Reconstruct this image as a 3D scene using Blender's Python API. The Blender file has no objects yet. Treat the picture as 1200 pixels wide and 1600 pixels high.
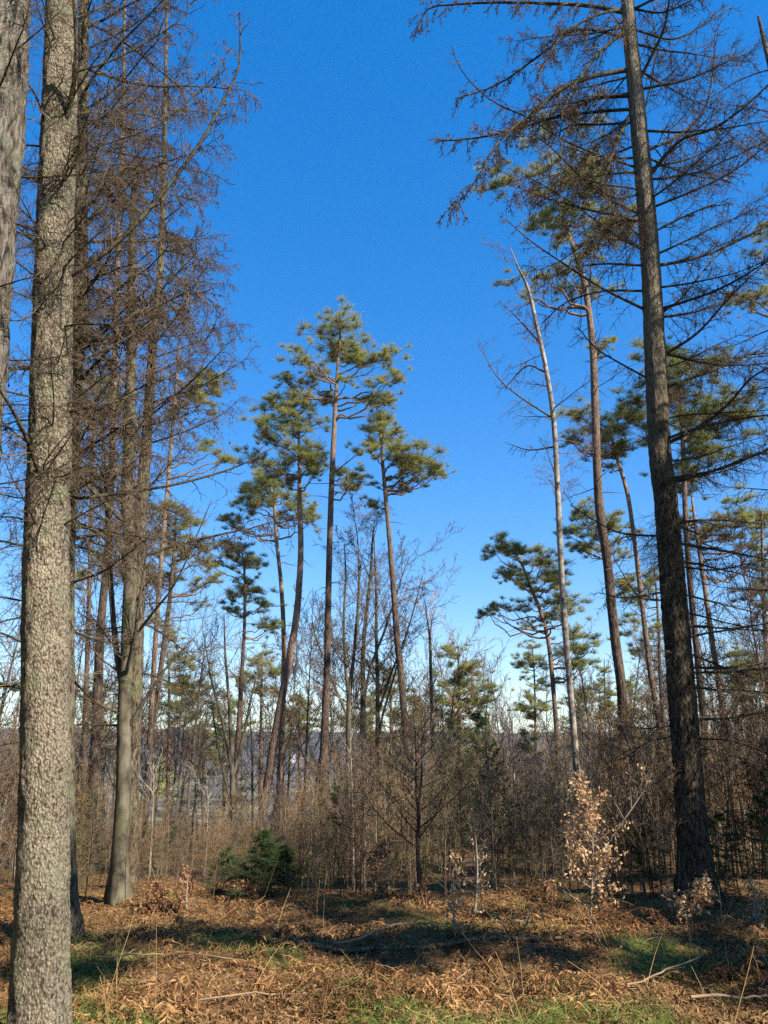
import bpy, math
import numpy as np

# ------------------------------------------------------------------ camera, sky, sun
sc = bpy.context.scene
C = sc.collection
PITCH = math.radians(17.0); CAMZ = 1.65; F = 1200.0
cam = bpy.data.cameras.new('camera'); cam.sensor_fit = 'VERTICAL'; cam.sensor_height = 36.0
cam.lens = 36.0 * F / 1600.0; cam.clip_start = 0.05; cam.clip_end = 20000
cam_o = bpy.data.objects.new('camera', cam); C.objects.link(cam_o)
cam_o.location = (0, 0, CAMZ); cam_o.rotation_euler = (math.pi / 2 + PITCH, 0, 0)
sc.camera = cam_o

SUN_AZ, SUN_EL = math.radians(53.0), math.radians(39.0)      # azimuth measured from straight behind the camera towards the right
SDIR = np.array([math.sin(SUN_AZ) * math.cos(SUN_EL), -math.cos(SUN_AZ) * math.cos(SUN_EL), math.sin(SUN_EL)])
w = bpy.data.worlds.new('World'); sc.world = w; w.use_nodes = True
nt = w.node_tree; nt.nodes.clear()
sky = nt.nodes.new('ShaderNodeTexSky'); sky.sky_type = 'NISHITA'; sky.sun_disc = False
sky.sun_elevation = SUN_EL
sky.sun_rotation = math.atan2(SDIR[0], SDIR[1])
sky.altitude = 400; sky.air_density = 1.0; sky.dust_density = 0.0; sky.ozone_density = 3.0
hs = nt.nodes.new('ShaderNodeHueSaturation'); hs.inputs['Saturation'].default_value = 1.84; hs.inputs['Hue'].default_value = 0.512; hs.inputs['Value'].default_value = 1.38
bgn = nt.nodes.new('ShaderNodeBackground'); bgn.inputs['Strength'].default_value = 0.15
wo = nt.nodes.new('ShaderNodeOutputWorld')
gm = nt.nodes.new('ShaderNodeGamma'); gm.inputs[1].default_value = 0.6
nt.links.new(sky.outputs[0], gm.inputs[0]); nt.links.new(gm.outputs[0], hs.inputs['Color']); nt.links.new(hs.outputs[0], bgn.inputs[0]); nt.links.new(bgn.outputs[0], wo.inputs[0])

sl = bpy.data.lights.new('sun', 'SUN'); sl.energy = 5.0; sl.angle = math.radians(0.5); sl.color = (1.0, 0.94, 0.84)
so = bpy.data.objects.new('sun', sl); C.objects.link(so); so.location = (20, -15, 30)
from mathutils import Vector
so.rotation_euler = Vector(SDIR.tolist()).to_track_quat('Z', 'Y').to_euler()
sc.view_settings.view_transform = 'Standard'; sc.view_settings.look = 'None'
sc.view_settings.gamma = 1.0; sc.view_settings.use_curve_mapping = False
sc.view_settings.exposure = 1.08
sc.render.engine = 'CYCLES'; sc.cycles.max_bounces = 6; sc.cycles.volume_bounces = 0
sc.cycles.transparent_max_bounces = 8; sc.cycles.use_denoising = False

# ------------------------------------------------------------------ helpers: placing
CP, SP = math.cos(PITCH), math.sin(PITCH)
def pt(px, py, d):
    """world point on the ray of photo pixel (px,py) at ground distance d"""
    px = np.asarray(px, float); py = np.asarray(py, float); d = np.asarray(d, float)
    dx = (px - 600) / F; dy = (800 - py) / F
    yy = CP - dy * SP; zz = SP + dy * CP
    s = d / yy
    return np.stack([dx * s, d + 0 * px, CAMZ + zz * s], -1)
def rad(wpx, P):
    return 0.5 * np.asarray(wpx, float) * (P[..., 1] * CP + (P[..., 2] - CAMZ) * SP) / F
def topix(p):
    x, y, z = p[0], p[1], p[2] - CAMZ
    dep = y * CP + z * SP
    return 600 + F * x / dep, 800 - F * (z * CP - y * SP) / dep

_r = np.random.default_rng(5)
_wav = [( _r.uniform(0, 2 * math.pi), _r.uniform(0, 6.28), l) for l in np.geomspace(0.45, 3.2, 34)]
def bumps(x, y):
    z = 0 * x
    for a, ph, l in _wav:
        z = z + (l ** 0.75) * np.sin((x * math.cos(a) + y * math.sin(a)) * 6.283 / l + ph + 1.3 * np.sin(0.9 * x + ph) + np.sin(0.7 * y + 2 * ph))
    return z / 8.0
def ground(x, y):
    x = np.asarray(x, float); y = np.asarray(y, float)
    t = np.clip(y - 9.6, 0, None); z0 = -0.03 * np.clip(y - 7.5, 0, 2.1)
    z = z0 - 0.085 * np.minimum(t, 60) - 0.085 * np.clip(t - 60, 0, 500) - 0.01 * np.clip(t - 560, 0, 1200)
    fade = np.clip((40 - y) / 25, 0, 1)
    z = z + fade * (0.055 * bumps(x, y) + 0.05 * np.sin(x * 0.6 + 1.0) * np.sin(y * 0.9))
    z = z + 0.02 * np.clip(x - 3, 0, 8) * fade
    return z
def mossf(x, y):
    """where the ground is mossy rather than covered with litter, 0..1"""
    v = np.sin(1.7 * x + 0.6 * np.sin(2.1 * y) + 0.5) * np.sin(2.3 * y + 0.8 * np.sin(1.3 * x) + 1.1) + 0.5 * np.sin(3.9 * x + 2.2 * y + 2.0)
    near = np.clip((6.6 - y) / 1.5, 0, 1) * 0.7 + np.clip((-1.0 - x) / 2.0, 0, 1) * np.clip(1 - np.abs(y - 7.3) / 1.6, 0, 1) * 0.6
    return np.clip((v + near - 0.30) * 1.8, 0, 1)

# ------------------------------------------------------------------ helpers: meshes
class Acc:
    def __init__(s): s.v = []; s.f3 = []; s.f4 = []; s.n = 0; s.col = []
    def _add(s, v):
        o = s.n; s.v.append(v.astype(np.float32)); s.n += len(v); return o
    def tubes(s, P, R, k=3, cap=False):
        P = np.asarray(P, float); R = np.asarray(R, float)
        if P.ndim == 2: P = P[None]; R = R[None]
        N, n, _ = P.shape
        if N == 0: return s
        T = np.empty_like(P); T[:, 1:-1] = P[:, 2:] - P[:, :-2]; T[:, 0] = P[:, 1] - P[:, 0]; T[:, -1] = P[:, -1] - P[:, -2]
        T /= np.linalg.norm(T, axis=2, keepdims=True) + 1e-9
        m = P[:, -1] - P[:, 0]; m /= np.linalg.norm(m, axis=1, keepdims=True) + 1e-9
        ref = np.where(np.abs(m[:, 2:3]) > 0.75, np.array([[1., 0.05, 0]]), np.array([[0.03, 0.05, 1.]]))
        A = np.cross(T, ref[:, None, :]); A /= np.linalg.norm(A, axis=2, keepdims=True) + 1e-9
        B = np.cross(T, A)
        a = np.arange(k) * 2 * math.pi / k
        V = P[:, :, None, :] + R[:, :, None, None] * (A[:, :, None, :] * np.cos(a)[None, None, :, None] + B[:, :, None, :] * np.sin(a)[None, None, :, None])
        o = s._add(V.reshape(-1, 3))
        b = o + (np.arange(N)[:, None, None] * n + np.arange(n - 1)[None, :, None]) * k
        j = np.arange(k)[None, None, :]; j2 = (j + 1) % k
        s.f4.append(np.stack([b + j, b + j2, b + k + j2, b + k + j], -1).reshape(-1, 4))
        return s
    def tris(s, V):                     # V (N,3,3)
        o = s._add(V.reshape(-1, 3)); s.f3.append(o + np.arange(len(V) * 3).reshape(-1, 3)); return s
    def quads(s, V):
        o = s._add(V.reshape(-1, 3)); s.f4.append(o + np.arange(len(V) * 4).reshape(-1, 4)); return s
    def mesh(s, v, f3=None, f4=None):
        o = s._add(np.asarray(v, float))
        if f3 is not None and len(f3): s.f3.append(np.asarray(f3) + o)
        if f4 is not None and len(f4): s.f4.append(np.asarray(f4) + o)
        return s
    def octas(s, P, rx, rz):
        N = len(P)
        if N == 0: return s
        d = np.array([[1, 0, 0], [0, 1, 0], [-1, 0, 0], [0, -1, 0], [0, 0, 1], [0, 0, -1]], float)
        rx = np.broadcast_to(np.asarray(rx, float), (N,)); rz = np.broadcast_to(np.asarray(rz, float), (N,))
        sc_ = np.stack([rx, rx, rz], -1)
        V = P[:, None, :] + d[None] * sc_[:, None, :]
        o = s._add(V.reshape(-1, 3))
        f = np.array([[0, 1, 4], [1, 2, 4], [2, 3, 4], [3, 0, 4], [1, 0, 5], [2, 1, 5], [3, 2, 5], [0, 3, 5]])
        s.f3.append((o + np.arange(N)[:, None, None] * 6 + f[None]).reshape(-1, 3)); return s
    def ntri(s): return sum(len(f) for f in s.f3) + 2 * sum(len(f) for f in s.f4)
    def me(s, name, mat, origin=(0, 0, 0), smooth=True):
        me = bpy.data.meshes.new(name)
        v = np.concatenate(s.v) - np.asarray(origin, np.float32)
        f3 = np.concatenate(s.f3) if s.f3 else np.zeros((0, 3), int)
        f4 = np.concatenate(s.f4) if s.f4 else np.zeros((0, 4), int)
        li = np.concatenate([f3.ravel(), f4.ravel()]).astype(np.int32)
        ls = np.concatenate([np.arange(len(f3)) * 3, len(f3) * 3 + np.arange(len(f4)) * 4]).astype(np.int32)
        me.vertices.add(len(v)); me.vertices.foreach_set('co', v.ravel().astype(np.float32))
        me.loops.add(len(li)); me.loops.foreach_set('vertex_index', li)
        me.polygons.add(len(ls)); me.polygons.foreach_set('loop_start', ls)
        me.polygons.foreach_set('use_smooth', np.full(len(ls), smooth))
        me.update(calc_edges=True); me.validate()
        me.materials.append(mat)
        return me
    def obj(s, name, mat, parent=None, origin=None, smooth=True):
        if not s.v: return None
        org = origin if origin is not None else (tuple(parent['_o']) if parent is not None else (0, 0, 0))
        o = bpy.data.objects.new(name, s.me(name, mat, org, smooth)); C.objects.link(o)
        if parent is not None: o.parent = parent
        return o
def tag(o, label=None, cat=None, group=None, kind=None):
    if label: o['label'] = label
    if cat: o['category'] = cat
    if group: o['group'] = group
    if kind: o['kind'] = kind
    return o
def thing(name, base, label, cat, group=None):
    o = bpy.data.objects.new(name, None); C.objects.link(o); o.location = base; o.empty_display_size = 0.2
    tag(o, label, cat, group); o['_o'] = [float(b) for b in base]
    return o
def part(acc, name, mat, root, top=None, smooth=True):
    """mesh child of root (or grandchild under top), coordinates relative to root"""
    if not acc.v: return None
    o = bpy.data.objects.new(name, acc.me(name, mat, tuple(root['_o']), smooth)); C.objects.link(o)
    o.parent = top if top is not None else root
    return o
def copy_tree(o, parent=None):
    c = o.copy(); C.objects.link(c); c.parent = parent
    for ch in list(o.children): copy_tree(ch, c)
    return c

def smooth_path(pts, n):
    """Catmull-Rom through the points (k,D), resampled to n"""
    p = np.asarray(pts, float)
    if len(p) == 2:
        t = np.linspace(0, 1, n)[:, None]; return p[0] * (1 - t) + p[1] * t
    q = np.vstack([2 * p[0] - p[1], p, 2 * p[-1] - p[-2]])
    seg = np.linalg.norm(np.diff(p[:, :2], axis=0), axis=1) + 1e-6
    cum = np.concatenate([[0], np.cumsum(seg)]); s = np.linspace(0, cum[-1], n)
    i = np.clip(np.searchsorted(cum, s, side='right') - 1, 0, len(p) - 2)
    t = ((s - cum[i]) / seg[i])[:, None]
    p0, p1, p2, p3 = q[i], q[i + 1], q[i + 2], q[i + 3]
    return 0.5 * (2 * p1 + (p2 - p0) * t + (2 * p0 - 5 * p1 + 4 * p2 - p3) * t ** 2 + (3 * p1 - p0 - 3 * p2 + p3) * t ** 3)
def nrm(v): return v / (np.linalg.norm(v, axis=-1, keepdims=True) + 1e-9)

def grow(pos, d, L, r0, npt, rng, up=0.0, wob=0.15, tip=0.2):
    """polylines grown from pos along d, bending by up (per length) and wobbling"""
    M = len(pos); P = np.empty((M, npt, 3)); P[:, 0] = pos; d = nrm(d)
    upv = np.zeros((M, 3)); upv[:, 2] = up
    for i in range(1, npt):
        d = nrm(d + upv / (npt - 1) + rng.normal(0, wob, (M, 3)) / math.sqrt(npt))
        P[:, i] = P[:, i - 1] + d * (L / (npt - 1))[:, None]
    R = r0[:, None] * (1 - (1 - tip) * np.linspace(0, 1, npt)[None])
    return P, R
def spawn(P, R, m, rng, t=(0.2, 1.0), ang=(35, 70), L=(0.3, 0.5), taper=0.5, npt=5, rr=0.55, up=0.0, wob=0.2, tip=0.25, flat=0.0, absL=False, rmin=0.0015):
    N, n, _ = P.shape
    tt = np.clip(t[0] + (t[1] - t[0]) * (np.arange(m)[None] + rng.random((N, m))) / m, 0, 0.9999)
    fi = tt * (n - 1); i0 = np.minimum(fi.astype(int), n - 2); fr = (fi - i0)[..., None]
    a = np.arange(N)[:, None]
    pos = P[a, i0] * (1 - fr) + P[a, i0 + 1] * fr
    T = nrm(P[a, i0 + 1] - P[a, i0])
    rad_ = R[a, i0] * (1 - fr[..., 0]) + R[a, i0 + 1] * fr[..., 0]
    pl = np.linalg.norm(np.diff(P, axis=1), axis=2).sum(1)[:, None]
    rv = rng.normal(0, 1, (N, m, 3)); rv[..., 2] *= (1 - flat)
    perp = nrm(rv - (rv * T).sum(-1, keepdims=True) * T)
    an = np.radians(rng.uniform(ang[0], ang[1], (N, m)))[..., None]
    d = np.cos(an) * T + np.sin(an) * perp
    ln = rng.uniform(L[0], L[1], (N, m)) * (1 - taper * tt) * (1.0 if absL else pl)
    r0 = np.maximum(rad_ * rr * rng.uniform(0.7, 1.0, (N, m)), rmin)
    return grow(pos.reshape(-1, 3), d.reshape(-1, 3), ln.ravel(), r0.ravel(), npt, rng, up, wob, tip)

# ------------------------------------------------------------------ materials
def N(m, t, **kw):
    n = m.node_tree.nodes.new(t)
    for k, v in kw.items(): setattr(n, k, v)
    return n
def newmat(name, rough=0.9, spec=0.15):
    m = bpy.data.materials.new(name); m.use_nodes = True
    b = m.node_tree.nodes['Principled BSDF']; b.inputs['Roughness'].default_value = rough
    b.inputs['Specular IOR Level'].default_value = spec
    return m, b
def ramp(m, stops):
    r = N(m, 'ShaderNodeValToRGB'); e = r.color_ramp.elements
    while len(e) < len(stops): e.new(0.5)
    for i, (p, c) in enumerate(stops): e[i].position = p; e[i].color = (*c, 1)
    return r
def link(m, a, b): m.node_tree.links.new(a, b)
def mapping(m, scale, coord='Object'):
    tc = N(m, 'ShaderNodeTexCoord'); mp = N(m, 'ShaderNodeMapping'); mp.inputs['Scale'].default_value = scale
    link(m, tc.outputs[coord], mp.inputs[0]); return mp, tc
def mixc(m, fac, a, b, mode='MIX'):
    x = N(m, 'ShaderNodeMix', data_type='RGBA', blend_type=mode)
    for sock, v in ((0, fac), (6, a), (7, b)):
        if isinstance(v, (float, int)): x.inputs[sock].default_value = v
        elif isinstance(v, tuple): x.inputs[sock].default_value = (*v, 1)
        else: link(m, v, x.inputs[sock])
    return x.outputs[2]
def bark(name, dark, mid, light, scale=14.0, zs=0.22, bump=0.6, dist=0.02, lichen=None, upper=None, zr=(4, 9)):
    m, b = newmat(name, 0.92, 0.1)
    mp, tc = mapping(m, (scale, scale, scale * zs))
    n1 = N(m, 'ShaderNodeTexNoise'); n1.inputs['Scale'].default_value = 1.0; n1.inputs['Detail'].default_value = 6; n1.inputs['Roughness'].default_value = 0.65
    link(m, mp.outputs[0], n1.inputs['Vector'])
    vo = N(m, 'ShaderNodeTexVoronoi', feature='F1'); vo.inputs['Scale'].default_value = 1.6; vo.inputs['Randomness'].default_value = 1
    wv = N(m, 'ShaderNodeVectorMath', operation='MULTIPLY_ADD'); wv.inputs[1].default_value = (1.2, 1.2, 1.2)
    link(m, n1.outputs['Color'], wv.inputs[0]); link(m, mp.outputs[0], wv.inputs[2]); link(m, wv.outputs[0], vo.inputs['Vector'])
    h = N(m, 'ShaderNodeMath', operation='MULTIPLY_ADD'); h.inputs[1].default_value = -0.55
    link(m, vo.outputs['Distance'], h.inputs[0]); link(m, n1.outputs['Fac'], h.inputs[2])
    rp = ramp(m, [(0.02, dark), (0.16, mid), (0.42, light)]); link(m, h.outputs[0], rp.inputs[0])
    col = rp.outputs[0]
    n2 = N(m, 'ShaderNodeTexNoise'); n2.inputs['Scale'].default_value = 2.2; n2.inputs['Detail'].default_value = 3; link(m, tc.outputs['Object'], n2.inputs['Vector'])
    r2 = ramp(m, [(0.3, (0.6, 0.58, 0.55)), (0.7, (1.15, 1.1, 1.05))]); link(m, n2.outputs['Fac'], r2.inputs[0])
    col = mixc(m, 1.0, col, r2.outputs[0], 'MULTIPLY')
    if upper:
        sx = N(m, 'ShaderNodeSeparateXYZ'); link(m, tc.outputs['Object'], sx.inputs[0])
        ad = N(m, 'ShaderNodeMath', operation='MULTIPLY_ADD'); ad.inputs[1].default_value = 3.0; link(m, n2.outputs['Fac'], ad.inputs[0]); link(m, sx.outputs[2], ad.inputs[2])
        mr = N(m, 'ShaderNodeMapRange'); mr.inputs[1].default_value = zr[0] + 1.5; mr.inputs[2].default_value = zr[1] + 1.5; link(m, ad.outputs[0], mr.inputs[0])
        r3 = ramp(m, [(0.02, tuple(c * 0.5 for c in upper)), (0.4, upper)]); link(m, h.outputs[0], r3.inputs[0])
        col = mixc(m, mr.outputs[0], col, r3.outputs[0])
    if lichen:
        n3 = N(m, 'ShaderNodeTexNoise'); n3.inputs['Scale'].default_value = 6.0; n3.inputs['Detail'].default_value = 5; link(m, tc.outputs['Object'], n3.inputs['Vector'])
        r4 = ramp(m, [(0.5, (0, 0, 0)), (0.68, (0.75, 0.75, 0.75))]); link(m, n3.outputs['Fac'], r4.inputs[0])
        col = mixc(m, r4.outputs[0], col, lichen)
    link(m, col, b.inputs['Base Color'])
    bp = N(m, 'ShaderNodeBump'); bp.inputs['Strength'].default_value = bump; bp.inputs['Distance'].default_value = dist
    link(m, h.outputs[0], bp.inputs['Height']); link(m, bp.outputs[0], b.inputs['Normal'])
    return m
def plain(name, c1, c2, scale=8.0, rough=0.9, trans=0.0, rnd=0.0, spec=0.12, coord='Object', island=True):
    """base colour varying between c1 and c2 by noise and from piece to piece; trans = share of light let through (leaves, needles)"""
    m, b = newmat(name, rough, spec)
    mp, tc = mapping(m, (scale,) * 3, coord)
    n1 = N(m, 'ShaderNodeTexNoise'); n1.inputs['Scale'].default_value = 1; n1.inputs['Detail'].default_value = 3; link(m, mp.outputs[0], n1.inputs['Vector'])
    fac = n1.outputs['Fac']
    if island:
        g = N(m, 'ShaderNodeNewGeometry'); ad = N(m, 'ShaderNodeMath', operation='MULTIPLY_ADD'); ad.inputs[1].default_value = 0.55
        link(m, g.outputs['Random Per Island'], ad.inputs[0]); sub = N(m, 'ShaderNodeMath', operation='SUBTRACT'); sub.inputs[1].default_value = 0.27
        link(m, fac, sub.inputs[0]); link(m, sub.outputs[0], ad.inputs[2]); fac = ad.outputs[0]
    r = ramp(m, [(0.25, c1), (0.75, c2)]); link(m, fac, r.inputs[0])
    link(m, r.outputs[0], b.inputs['Base Color'])
    if trans:
        out = m.node_tree.nodes['Material Output']; tr = N(m, 'ShaderNodeBsdfTranslucent'); mx = N(m, 'ShaderNodeMixShader'); mx.inputs[0].default_value = trans
        link(m, r.outputs[0], tr.inputs[0]); link(m, b.outputs[0], mx.inputs[1]); link(m, tr.outputs[0], mx.inputs[2]); link(m, mx.outputs[0], out.inputs[0])
    return m
M = {}
M['larch_bark'] = bark('larch_bark', (0.085, 0.068, 0.05), (0.235, 0.195, 0.142), (0.40, 0.345, 0.25), 46, 0.6, 1.0, 0.035, lichen=(0.25, 0.24, 0.14))
M['larch_bark_dark'] = bark('larch_bark_dark', (0.03, 0.024, 0.018), (0.10, 0.08, 0.056), (0.21, 0.17, 0.12), 26, 0.3, 1.0, 0.03, lichen=(0.16, 0.17, 0.08))
M['larch_bark_shade_toned'] = bark('larch_bark_shade_toned', (0.02, 0.016, 0.012), (0.06, 0.047, 0.033), (0.15, 0.12, 0.083), 26, 0.3, 1.0, 0.03, upper=(0.23, 0.185, 0.125), zr=(4.5, 8))  # shade on the lower trunk and light higher up painted into the bark colour
M['larch_bark_grey'] = bark('larch_bark_grey', (0.03, 0.027, 0.023), (0.15, 0.13, 0.105), (0.27, 0.235, 0.19), 24, 0.2, 1.0, 0.04, lichen=(0.2, 0.2, 0.14))
M['pine_bark'] = bark('pine_bark', (0.045, 0.034, 0.028), (0.085, 0.06, 0.045), (0.16, 0.115, 0.088), 20, 0.3, 0.9, 0.03, upper=(0.28, 0.19, 0.13), zr=(6, 12))
M['pine_bark_orange'] = bark('pine_bark_orange', (0.06, 0.04, 0.03), (0.13, 0.088, 0.065), (0.22, 0.155, 0.118), 20, 0.3, 0.8, 0.03, upper=(0.33, 0.225, 0.155), zr=(3, 9))
M['beech_bark'] = bark('beech_bark', (0.05, 0.042, 0.03), (0.10, 0.086, 0.06), (0.17, 0.148, 0.11), 6, 0.5, 0.4, 0.015, lichen=(0.085, 0.09, 0.035))
M['birch_bark'] = bark('birch_bark', (0.14, 0.12, 0.10), (0.28, 0.245, 0.195), (0.42, 0.375, 0.31), 7, 1.0, 0.3, 0.01)
M['larch_twig'] = plain('larch_twig', (0.06, 0.042, 0.026), (0.18, 0.128, 0.078), 5)
M['larch_branch'] = bark('larch_branch', (0.015, 0.012, 0.009), (0.05, 0.038, 0.026), (0.115, 0.09, 0.058), 30, 0.8, 0.6, 0.01, lichen=(0.10, 0.10, 0.045))
M['cone'] = plain('cone', (0.05, 0.032, 0.022), (0.13, 0.085, 0.055), 5)
M['beech_twig'] = plain('beech_twig', (0.07, 0.055, 0.042), (0.17, 0.135, 0.10), 4)
M['dark_twig'] = plain('dark_twig', (0.03, 0.023, 0.017), (0.075, 0.055, 0.038), 4)
M['birch_twig'] = plain('birch_twig', (0.085, 0.055, 0.05), (0.21, 0.15, 0.13), 4)
M['pale_twig'] = plain('pale_twig', (0.25, 0.22, 0.19), (0.48, 0.43, 0.38), 4)
M['pine_twig'] = plain('pine_twig', (0.10, 0.07, 0.05), (0.24, 0.155, 0.10), 4)
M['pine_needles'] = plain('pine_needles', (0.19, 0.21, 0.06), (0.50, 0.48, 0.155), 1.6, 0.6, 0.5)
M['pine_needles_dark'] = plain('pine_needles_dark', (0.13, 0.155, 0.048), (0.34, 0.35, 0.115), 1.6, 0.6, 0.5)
M['spruce_needles'] = plain('spruce_needles', (0.030, 0.055, 0.024), (0.085, 0.12, 0.045), 2.5, 0.6, 0.2)
M['young_pine_needles'] = plain('young_pine_needles', (0.035, 0.06, 0.022), (0.10, 0.14, 0.05), 2.5, 0.55, 0.25)
M['copper_leaf'] = plain('copper_leaf', (0.34, 0.19, 0.09), (0.70, 0.47, 0.26), 6, 0.6, 0.3)
M['rust_leaf'] = plain('rust_leaf', (0.18, 0.085, 0.04), (0.42, 0.22, 0.11), 6, 0.7, 0.3)
M['bracken'] = plain('bracken', (0.14, 0.06, 0.024), (0.47, 0.265, 0.108), 2.0, 0.85, 0.2)
M['bracken_dark'] = plain('bracken_dark', (0.08, 0.036, 0.016), (0.27, 0.135, 0.058), 2.0, 0.85, 0.2)
M['dry_grass'] = plain('dry_grass', (0.24, 0.15, 0.058), (0.54, 0.37, 0.16), 1.5, 0.8, 0.25)
M['green_grass'] = plain('green_grass', (0.09, 0.12, 0.025), (0.26, 0.27, 0.075), 1.5, 0.8, 0.3)
M['moss'] = plain('moss', (0.07, 0.085, 0.018), (0.18, 0.19, 0.045), 3, 1.0, 0.15)
M['litter'] = plain('litter', (0.07, 0.034, 0.015), (0.36, 0.205, 0.09), 3, 0.85, 0.15)
M['stick'] = plain('stick', (0.16, 0.105, 0.06), (0.36, 0.255, 0.15), 6)
M['dead_wood'] = bark('dead_wood', (0.03, 0.024, 0.018), (0.15, 0.115, 0.075), (0.33, 0.26, 0.17), 20, 1.0, 0.7, 0.02, lichen=(0.10, 0.13, 0.03))
M['stem_brown'] = plain('stem_brown', (0.07, 0.048, 0.03), (0.21, 0.145, 0.09), 3)
M['stem_grey'] = plain('stem_grey', (0.16, 0.135, 0.10), (0.34, 0.29, 0.22), 3)
M['brush'] = plain('brush', (0.10, 0.063, 0.033), (0.37, 0.245, 0.13), 0.7)
M['brush_green'] = plain('brush_green', (0.08, 0.08, 0.035), (0.20, 0.19, 0.08), 0.7, 0.8, 0.1)

# ground material: litter, soil and moss
m, b = newmat('forest_floor', 0.95, 0.05)
mp, tc = mapping(m, (1, 1, 1))
n1 = N(m, 'ShaderNodeTexNoise'); n1.inputs['Scale'].default_value = 14; n1.inputs['Detail'].default_value = 8; n1.inputs['Roughness'].default_value = 0.7; link(m, mp.outputs[0], n1.inputs['Vector'])
r1 = ramp(m, [(0.3, (0.055, 0.03, 0.014)), (0.5, (0.16, 0.088, 0.038)), (0.72, (0.36, 0.215, 0.095))]); link(m, n1.outputs['Fac'], r1.inputs[0])
at = N(m, 'ShaderNodeAttribute', attribute_name='moss')
n2 = N(m, 'ShaderNodeTexNoise'); n2.inputs['Scale'].default_value = 30; n2.inputs['Detail'].default_value = 6; link(m, mp.outputs[0], n2.inputs['Vector'])
r2 = ramp(m, [(0.35, (0.055, 0.065, 0.014)), (0.7, (0.19, 0.20, 0.05))]); link(m, n2.outputs['Fac'], r2.inputs[0])
c = mixc(m, at.outputs['Fac'], r1.outputs[0], r2.outputs[0])
# far valley: woods and fields
n3 = N(m, 'ShaderNodeTexNoise'); n3.inputs['Scale'].default_value = 0.012; n3.inputs['Detail'].default_value = 4; link(m, mp.outputs[0], n3.inputs['Vector'])
r3 = ramp(m, [(0.40, (0.07, 0.062, 0.045)), (0.52, (0.11, 0.09, 0.07)), (0.60, (0.20, 0.19, 0.11))]); link(m, n3.outputs['Fac'], r3.inputs[0])
sx = N(m, 'ShaderNodeSeparateXYZ'); link(m, tc.outputs['Object'], sx.inputs[0])
mr = N(m, 'ShaderNodeMapRange'); mr.inputs[1].default_value = 60; mr.inputs[2].default_value = 200; link(m, sx.outputs[1], mr.inputs[0])
link(m, mixc(m, mr.outputs[0], c, r3.outputs[0]), b.inputs['Base Color'])
bp = N(m, 'ShaderNodeBump'); bp.inputs['Strength'].default_value = 0.8; bp.inputs['Distance'].default_value = 0.04; link(m, n1.outputs['Fac'], bp.inputs['Height']); link(m, bp.outputs[0], b.inputs['Normal'])
M['ground'] = m
m, b = newmat('wooded_hill', 1.0, 0.0)
mp, tc = mapping(m, (0.02, 0.02, 0.05))
n1 = N(m, 'ShaderNodeTexNoise'); n1.inputs['Scale'].default_value = 1.0; n1.inputs['Detail'].default_value = 8; link(m, mp.outputs[0], n1.inputs['Vector'])
r1 = ramp(m, [(0.35, (0.035, 0.045, 0.03)), (0.55, (0.085, 0.07, 0.06)), (0.75, (0.14, 0.11, 0.09))]); link(m, n1.outputs['Fac'], r1.inputs[0]); link(m, r1.outputs[0], b.inputs['Base Color'])
M['hill'] = m

# ------------------------------------------------------------------ setting: ground, far hills
ys = np.concatenate([np.arange(-30, 3.5, 1.5), np.arange(3.5, 13, 0.085), np.arange(13, 40, 0.5), np.geomspace(40, 6000, 60)])
xs_h = np.concatenate([np.arange(0, 7.5, 0.085), np.geomspace(7.6, 4500, 60)]); xs = np.concatenate([-xs_h[:0:-1], xs_h])
X, Y = np.meshgrid(xs, ys); Z = ground(X, Y)
ny, nx = X.shape
idx = np.arange(ny * nx).reshape(ny, nx)
g = Acc().mesh(np.stack([X, Y, Z], -1).reshape(-1, 3), f4=np.stack([idx[:-1, :-1], idx[:-1, 1:], idx[1:, 1:], idx[1:, :-1]], -1).reshape(-1, 4))
go = g.obj('ground', M['ground']); tag(go, kind='structure')
at = go.data.attributes.new('moss', 'FLOAT', 'POINT'); at.data.foreach_set('value', (mossf(X, Y) * np.clip((9.6 - Y) / 0.8, 0, 1)).ravel().astype(np.float32))

def ridge(name, dist, depth, h, seed, base):
    rng = np.random.default_rng(seed)
    xs = np.linspace(-dist * 0.9, dist * 0.9, 260); ts = np.linspace(-1, 1, 22)
    prof = 0 * xs
    for k in range(1, 9):
        prof += rng.normal() * np.sin(xs / dist * 3.1 * k + rng.uniform(0, 6.28)) / k
    prof = h * (1 + 0.16 * prof)
    bumpy = rng.normal(0, 1, (len(ts), len(xs))) * 2.0
    X, T = np.meshgrid(xs, ts)
    Zz = base + (prof[None] - base) * np.cos(T * math.pi / 2) ** 1.2 + bumpy * np.cos(T * math.pi / 2)
    V = np.stack([X, dist + T * depth, Zz], -1).reshape(-1, 3)
    i = np.arange(V.shape[0]).reshape(X.shape)
    a = Acc().mesh(V, f4=np.stack([i[:-1, :-1], i[:-1, 1:], i[1:, 1:], i[1:, :-1]], -1).reshape(-1, 4))
    tag(a.obj(name, M['hill']), kind='structure')
ridge('hills', 2600, 700, 34, 3, -75)
ridge('hills', 3900, 900, 66, 8, -75)

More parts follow.
